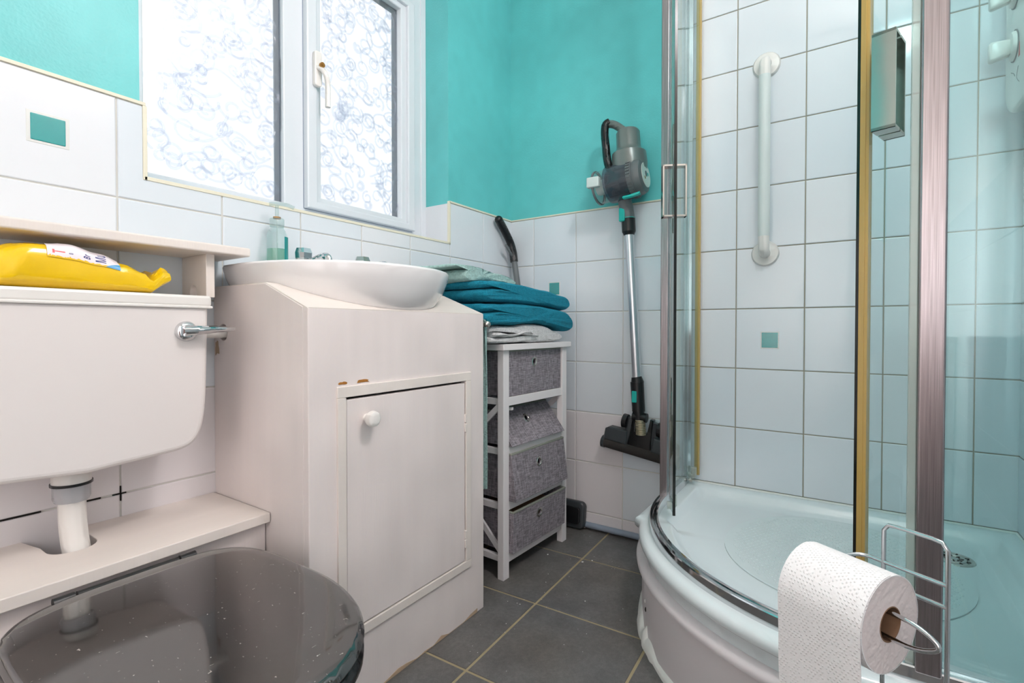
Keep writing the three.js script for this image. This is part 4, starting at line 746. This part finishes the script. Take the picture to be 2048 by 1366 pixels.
{ // moulded bath mat
  const y = 0.2325, c = [1.215, 0.36], rx = 0.255, rz = 0.275, t = thing('shower_mat', 'clear oval non-slip mat with raised dots in the tray', 'mat', [c[0], y, c[1]]);
  const ring = (f, h) => Array.from({ length: 80 }, (_, k) => { const a = -k / 80 * 6.2832; return V3(c[0] + Math.cos(a) * rx * f, y + h, c[1] + Math.sin(a) * rz * f); });
  part(t, 'sheet', loft([ring(1, 0), ring(1, 0.002), ring(0.985, 0.0024), ring(0.97, 0.0014), ring(0.5, 0.0014), ring(0.02, 0.0014)], { cap: false, crease: 1 }), M.mat);
  const dot = new THREE.SphereGeometry(0.0038, 8, 5, 0, 6.2832, 0, Math.PI / 2).scale(1, 0.55, 1), sp = 0.0135, at = [];
  for (let i = -24; i <= 24; i++) for (let j = -24; j <= 24; j++) { const x = i * sp + (j % 2 ? sp / 2 : 0), z = j * sp * 0.9; if ((x / rx) ** 2 + (z / rz) ** 2 < 0.84) at.push([c[0] + x, c[1] + z]); }
  const gs = at.map(([x, z]) => dot.clone().translate(x, y + 0.0013, z));
  part(t, 'raised_dots', gs, M.mat).userData.kind = 'stuff';
}
const GY0 = 0.29, GY1 = 2.08;
{ // fixed framework
  const t = thing('shower_enclosure', 'chrome framed quadrant shower screen with fixed glass side panels', 'shower screen', [1.25, RIM, 0.45]);
  const rail = [[0.0005, RIM - 0.001], [0.0005, RIM + 0.024], [-0.0015, RIM + 0.026], [-0.008, RIM + 0.026], [-0.011, RIM + 0.021], [-0.015, RIM + 0.021], [-0.017, RIM + 0.026], [-0.022, RIM + 0.0255], [-0.023, RIM]];
  part(t, 'bottom_rail', sweep(quad(S0, CC), rail, true, true, 0.35), M.chrome);
  part(t, 'top_rail', sweep(quad(S0, CC), [[0.002, GY1], [0.002, GY1 + 0.04], [-0.028, GY1 + 0.04], [-0.028, GY1]]), M.chrome);
  const xl = XR - S0;
  // posts at the ends of the straight panels
  part(t, 'post', [bb(xl - 0.002, xl + 0.022, RIM + 0.018, GY1, CC - 0.028, CC - 0.008, 0.003, 2)], M.steel);
  part(t, 'post', [bb(XR - CC + 0.004, XR - CC + 0.036, RIM + 0.018, GY1, S0 - 0.024, S0 + 0.002, 0.003, 2)], M.steel);
  part(t, 'post_seal', bb(XR - CC - 0.007, XR - CC + 0.004, RIM + 0.02, GY1, S0 - 0.016, S0 - 0.006, 0.002), M.sealPale);
  // profiles on the walls
  part(t, 'wall_profile', [bb(xl - 0.004, xl + 0.026, RIM + 0.002, GY1, T, T + 0.016, 0.002), bb(xl + 0.004, xl + 0.008, RIM + 0.002, GY1, T, T + 0.034, 0.001), bb(xl + 0.016, xl + 0.02, RIM + 0.002, GY1, T, T + 0.034, 0.001)], M.chrome);
  part(t, 'wall_profile', [bb(XR - T - 0.026, XR - T, RIM + 0.002, GY1, S0 - 0.024, S0 + 0.004, 0.002)], M.chrome);
  part(t, 'glass_panel', plainBox(xl + 0.008, xl + 0.013, RIM + 0.02, GY1, T + 0.016, CC - 0.01), M.glass);
  part(t, 'glass_panel', plainBox(XR - CC + 0.02, XR - T - 0.02, RIM + 0.02, GY1, S0 - 0.013, S0 - 0.008), M.glass);
  part(t, 'corner_block', [cyl([xl + 0.028, RIM + 0.012, 0.05], [xl + 0.036, RIM + 0.012, 0.05], 0.007, 0.007, 12)], M.chromeWorn);
}
// sliding doors, both pushed open: arcs of curved glass
function slidingDoor(label, f, len, mirror) {
  // f(a, o) -> [x, z]: a from leading (0) to trailing (1) edge, o outwards from the glass
  const t = thing('shower_door', label, 'shower door', [...(() => { const p = f(0.5, 0); return [p[0], GY0, p[1]]; })()], 0, 'pair of sliding shower doors');
  const arc = (a0, a1, o0, o1, y0, y1, n = 26) => { const loops = []; for (let i = 0; i <= n; i++) { const a = a0 + (a1 - a0) * i / n, p = f(a, o0), q = f(a, o1); const L = [V3(p[0], y0, p[1]), V3(q[0], y0, q[1]), V3(q[0], y1, q[1]), V3(p[0], y1, p[1])]; loops.push(mirror ? L.reverse() : L); } return loft(loops, { crease: 0.4 }); };
  const e = 1 / len;
  part(t, 'glass', arc(0.004 * e, 1 - 0.004 * e, 0, 0.005, GY0, GY1 - 0.01), M.glass);
  part(t, 'leading_edge', arc(0, 0.006 * e, -0.001, 0.006, GY0 - 0.002, GY1 - 0.01, 2), M.glassEdge, 'dark edge strip');
  return { t, arc, e };
}
{
  // left door: leading edge at (0.845, 0.45), trailing at (0.808, 0.02)
  const A = [0.845, 0.45], B = [0.807, 0.022], R = 0.55;
  const mk = (A, B, side) => { const mx = (A[0] + B[0]) / 2, mz = (A[1] + B[1]) / 2, dx = B[0] - A[0], dz = B[1] - A[1], c = Math.hypot(dx, dz), h = Math.sqrt(R * R - c * c / 4), nx = side * -dz / c, nz = side * dx / c, Cx = mx + nx * h, Cz = mz + nz * h; const a0 = Math.atan2(A[1] - Cz, A[0] - Cx); let a1 = Math.atan2(B[1] - Cz, B[0] - Cx); if (a1 - a0 > Math.PI) a1 -= 2 * Math.PI; if (a0 - a1 > Math.PI) a1 += 2 * Math.PI; return { f: (a, o) => { const q = a0 + (a1 - a0) * a; return [Cx + Math.cos(q) * (R + o), Cz + Math.sin(q) * (R + o)]; }, len: Math.abs(a1 - a0) * R, ang: (a) => a0 + (a1 - a0) * a }; };
  const l = mk(A, B, 1); if (l.f(0.5, 0)[0] > 0.82) Object.assign(l, mk(A, B, -1));
  const D = slidingDoor('curved glass shower door slid open against the tiled wall', l.f, l.len, true);
  part(D.t, 'trailing_seal', D.arc(1 - 0.009 * D.e, 1, -0.003, 0.012, GY0, GY1 - 0.01, 2), M.sealYellow, 'yellowed plastic strip');
  const handle = (o, fr, a, y0, y1, w) => {      // flat chrome strap bent to an open rectangle, on both faces of the glass
    const hs = [];
    for (const [o0, o1] of [[0.005, 0.034], [-0.03, 0]]) { const out = o0 >= 0 ? [o1 - 0.004, o1] : [o0, o0 + 0.004]; hs.push(o.arc(a, a + w * o.e, out[0], out[1], y0, y1, 3), o.arc(a, a + w * o.e, o0, o1, y0, y0 + 0.0045, 3), o.arc(a, a + w * o.e, o0, o1, y1 - 0.0045, y1, 3)); }
    part(o.t, 'handle', hs, M.chromeWorn, 'open rectangular chrome handle');
  };
  handle(D, l, 0.012 * D.e, 1.108, 1.25, 0.026);
  const roller = (o, fr, a) => { const p = fr.f(a, -0.006), q = fr.f(a, 0.012), y = GY0 + 0.006; part(o.t, 'roller', [cyl([p[0], y, p[1]], [q[0], y, q[1]], 0.011), bb(p[0] - 0.008, p[0] + 0.008, y - 0.004, y + 0.03, p[1] - 0.008, p[1] + 0.008, 0.003)], M.sealPale); };
  roller(D, l, 0.14); roller(D, l, 0.9);
  const A2 = [1.2435, 0.79], B2 = [1.59, 0.808];
  let r = mk(A2, B2, 1); if (r.f(0.5, 0)[1] < 0.8) r = mk(A2, B2, -1);
  const E = slidingDoor('curved glass shower door slid open behind the chrome post', r.f, r.len, false);
  part(E.t, 'leading_seal', [E.arc(0.006 * E.e, 0.009 * E.e, -0.006, 0.01, GY0, GY1 - 0.01, 2), E.arc(0.009 * E.e, 0.019 * E.e, -0.004, 0.011, GY0, GY1 - 0.01, 2), E.arc(0.0125 * E.e, 0.0145 * E.e, 0.01, 0.0125, GY0, GY1 - 0.01, 2)], M.sealYellow, 'yellowed plastic strip');
  handle(E, r, 0.028 * E.e, 1.118, 1.272, 0.03);
  roller(E, r, 0.12); roller(E, r, 0.9);
}
{ // grab rail
  const x = 1.009, y0 = 1.045, y1 = 1.655, z = 0.052, t = thing('grab_rail', 'white upright grab rail on the shower tiles', 'grab rail', [x, (y0 + y1) / 2, T]);
  for (const y of [y0, y1]) part(t, 'flange', lathe([[0, 0], [0.041, 0], [0.041, 0.004], [0.037, 0.009], [0.025, 0.0105], [0.02, 0.0145], [0, 0.0145]], [x, y, T], [0, 0, 1], 40), M.whitePlastic);
  part(t, 'bar', smoothTube([[x, y0, T + 0.01], [x, y0, 0.03], [x, y0 + 0.004, 0.044], [x, y0 + 0.022, z], [x, y0 + 0.06, z], [x, (y0 + y1) / 2, z], [x, y1 - 0.06, z], [x, y1 - 0.022, z], [x, y1 - 0.004, 0.044], [x, y1, 0.03], [x, y1, T + 0.01]], 0.0165, 90, 24), M.whitePlastic);
  const rib = []; for (let k = 0; k < 30; k++) { const a = k / 30 * 6.283; rib.push(new THREE.BoxGeometry(0.0018, y1 - y0 - 0.1, 0.0008).translate(0, 0, 0.0168).rotateY(a)); }
  part(t, 'ribbed_sleeve', [cyl([x, y0 + 0.05, z], [x, y1 - 0.05, z], 0.0171), ...rib.map((g) => g.translate(x, (y0 + y1) / 2, z))], mat({ color: '#dbe3e1', roughness: 0.45 }));
}
{ // electric shower unit on the right-hand wall, its face towards the window
  const xf = 1.557, t = thing('shower_unit', 'white electric shower unit with two control knobs', 'shower unit', [1.58, 1.33, 0.2]);
  part(t, 'casing', exX(roundRect(0.078, 0.32, 1.322, 1.9, [0.075, 0.075, 0.03, 0.03]), xf, XR - T - xf, 0.01, 4, 20), M.whitePlastic);
  for (const y of [1.472, 1.598]) {
    const z = 0.168, k = part(t, 'knob', [lathe([[0, 0], [0.033, 0], [0.033, 0.005], [0.03, 0.009], [0.014, 0.01], [0, 0.01]], [xf, y, z], [-1, 0, 0], 36), smooth(warp(new RoundedBoxGeometry(0.042, 0.05, 0.024, 4, 0.009), (v) => { const q = (0.021 - v.x) / 0.042; v.y *= 0.72 + 0.32 * q; v.y += -0.004 * q; v.z *= 1.15 - 0.35 * q; })).translate(xf - 0.026, y - 0.002, z)], M.whitePlastic);
    part(k, 'dial_ring', lathe([[0.0335, 0], [0.0365, 0], [0.0365, 0.002], [0.0335, 0.002]], [xf, y, z], [-1, 0, 0], 36), M.inkGrey);
  }
  part(t, 'red_marker', exX([[0.2, 1.432], [0.212, 1.432], [0.2075, 1.466]], xf - 0.0006, 0.001, 0.0002, 1), M.red, 'red heat marker');
  part(t, 'printed_marks', [wire([[xf, 1.42, 0.14], [xf, 1.408, 0.165], [xf, 1.4, 0.172]], 0.0009, 0.003, 12, 5), wire([[xf, 1.412, 0.2], [xf, 1.392, 0.185], [xf, 1.378, 0.2], [xf, 1.372, 0.21]], 0.0008, 0.006, 16, 5)], M.inkGrey);
}

// ---------------------------------------------------------------- toilet roll on its wire stand, close to the camera
{
  const ax = [-0.855, -0.518], nn = [0.518, -0.855], near = [1.273, 1.118], Y = 0.466, r = 0.055, len = 0.1;
  const at = (s, n, y) => [near[0] + ax[0] * s + nn[0] * n, y, near[1] + ax[1] * s + nn[1] * n];   // s along the axis away from the near end, n away from the camera
  const roll = thing('toilet_roll', 'white embossed toilet roll with a hanging sheet on the wire stand', 'toilet roll', at(len / 2, 0, Y - r));
  const axis = [ax[0], 0, ax[1]], p0 = at(0, 0, Y);
  const bodyProf = []; for (let k = 0; k <= 20; k++) bodyProf.push([r, len * k / 20]);
  part(roll, 'paper', lathe([[r - 0.0012, 0], ...bodyProf, [r - 0.0012, len]], p0, axis, 64), M.tissue);
  part(roll, 'end_face', lathe([[0.0198, 0.0004], [r - 0.001, 0.0004], [r - 0.001, 0.001]], p0, axis, 64), M.tissueEnd);
  part(roll, 'end_face', lathe([[0.0198, len - 0.0004], [r - 0.001, len - 0.0004]], p0, axis, 64), M.tissueEnd);
  part(roll, 'core', [lathe([[0.019, 0.0], [0.0202, 0.0], [0.0202, len], [0.019, len], [0.019, 0]], p0, axis, 40)], M.core, 'brown cardboard core');
  // sheet: over the top, then straight down on the camera's side
  const loops = [], nS = 46;
  for (let i = 0; i <= nS; i++) {
    const q = i / nS, L = [];
    for (const o of [0.0012, 0.0002]) for (let k = 0; k <= 12; k++) {
      const s = o > 0.001 ? k / 12 : 1 - k / 12; let n, y;
      if (q < 0.35) { const a = Math.PI / 2 * (q / 0.35); n = -Math.sin(a) * (r + o); y = Y + Math.cos(a) * (r + o); }
      else { const d = (q - 0.35) / 0.65; n = -(r + o) + 0.0035 * d * noise3(s * 3, d * 5, 2) + 0.006 * d; y = Y - d * 0.2; }
      L.push(V3(...at(0.0005 + s * (len - 0.001), n, y)));
    }
    loops.push(L);
  }
  part(roll, 'hanging_sheet', loft(loops, { crease: 0.9 }), M.tissue);

  const st = thing('toilet_roll_stand', 'chrome wire floor stand holding the toilet roll', 'roll holder', [1.3, 0, 1.045]);
  const w = 0.0026, N0 = 0.0755;
  const A = (y) => [1.2707, y, 1.0278], B = (y) => [1.329, y, 1.063];
  part(st, 'frame', wire([[...B(0.012)], [...B(0.552)], [...A(0.552)], [...A(0.012)]], w, 0.012, 120, 12), M.chrome);
  const dirx = 0.855, dirz = 0.518, ext = (p, d) => [p[0] - dirx * d, p[1], p[2] - dirz * d];
  const far = at(len + 0.008, 0, Y + 0.012), farIn = at(len + 0.008, 0, Y - 0.012);
  part(st, 'roll_arm', wire([B(0.502), A(0.502), ext(A(0.502), 0.026), [far[0], 0.492, far[2]], at(len + 0.006, 0.0, Y + 0.0135), at(0.05, 0, Y + 0.0135), at(-0.025, 0, Y + 0.0135), at(-0.052, 0, Y), at(-0.025, 0, Y - 0.0155), at(0.05, 0, Y - 0.0155)], w, 0.02, 200, 12), M.chrome);
  part(st, 'cross_bar', wire([B(0.476), A(0.476)], w, 0.005, 20, 12), M.chrome);
  part(st, 'cross_bar', wire([B(0.3), A(0.3)], w, 0.005, 20, 12), M.chrome);
  const c0 = [1.3, 1.045], foot = []; for (let k = 0; k <= 40; k++) { const a = k / 40 * 6.2832; foot.push([c0[0] + Math.cos(a) * 0.075, 0.0032, c0[1] + Math.sin(a) * 0.075]); }
  part(st, 'base_ring', wire(foot, 0.0032, 0.001, 120, 10), M.chrome);
  part(st, 'base_bars', [wire([ext(A(0.012), 0.042).map((v, i) => i === 1 ? 0.004 : v), [A(0)[0], 0.012, A(0)[2]], [B(0)[0], 0.012, B(0)[2]], ext(B(0.012), -0.042).map((v, i) => i === 1 ? 0.004 : v)], w, 0.006, 40, 10)], M.chrome);
}
{ // low cupboard behind the viewpoint, mirrored in the chrome post
  const t = thing('low_cupboard', 'low dark brown cupboard behind the viewpoint', 'cupboard', [1.42, 0, 2.75]);
  part(t, 'carcass', bb(1.24, 1.6, 0.04, 0.74, 2.56, 2.945, 0.003), M.wood); part(t, 'top', bb(1.23, 1.61, 0.74, 0.765, 2.545, 2.948, 0.003), M.wood);
  for (const x of [1.245, 1.4225]) { const d = part(t, 'door', bb(x, x + 0.172, 0.06, 0.73, 2.543, 2.559, 0.003), M.wood); part(d, 'knob', new THREE.SphereGeometry(0.011, 14, 10).translate(x < 1.3 ? x + 0.15 : x + 0.022, 0.5, 2.536), M.chrome); }
  for (const [x, z] of [[1.26, 2.6], [1.58, 2.6], [1.26, 2.92], [1.58, 2.92]]) part(t, 'foot', cyl([x, 0, z], [x, 0.045, z], 0.014), M.wood);
}
// ---------------------------------------------------------------- paint flakes on the floor
{
  const gs = [];
  const put = (x, z, s) => gs.push(new THREE.SphereGeometry(s, 6, 4).scale(1, 0.35, rr(0.5, 1.2)).rotateY(rr(0, 3)).translate(x, s * 0.3, z));
  for (const [x, z, s] of [[0.487, 0.283, 0.004], [0.51, 0.255, 0.003], [0.36, 0.3, 0.003], [0.43, 0.42, 0.0015], [0.45, 0.47, 0.0018], [0.6, 0.5, 0.0022], [0.45, 0.62, 0.0022], [0.47, 0.72, 0.0016], [0.44, 0.62, 0.0016]]) put(x, z, s);
  for (let k = 0; k < 46; k++) put(rr(0.39, 0.74), rr(0.05, 1.1), rr(0.0005, 0.0013));
  const o = part(structureless('paint_crumbs'), 'crumbs', gs, M.crumb);
}
function structureless(name) { const o = new THREE.Group(); o.name = name; scene.add(o); o._off = [0.5, 0, 0.5]; o.position.set(0.5, 0, 0.5); o.userData = { label: 'tiny white paint crumbs scattered on the dark floor tiles', category: 'crumbs', kind: 'stuff' }; return o; }

scene.traverse((o) => { delete o._off; });
renderer.render(scene, camera);
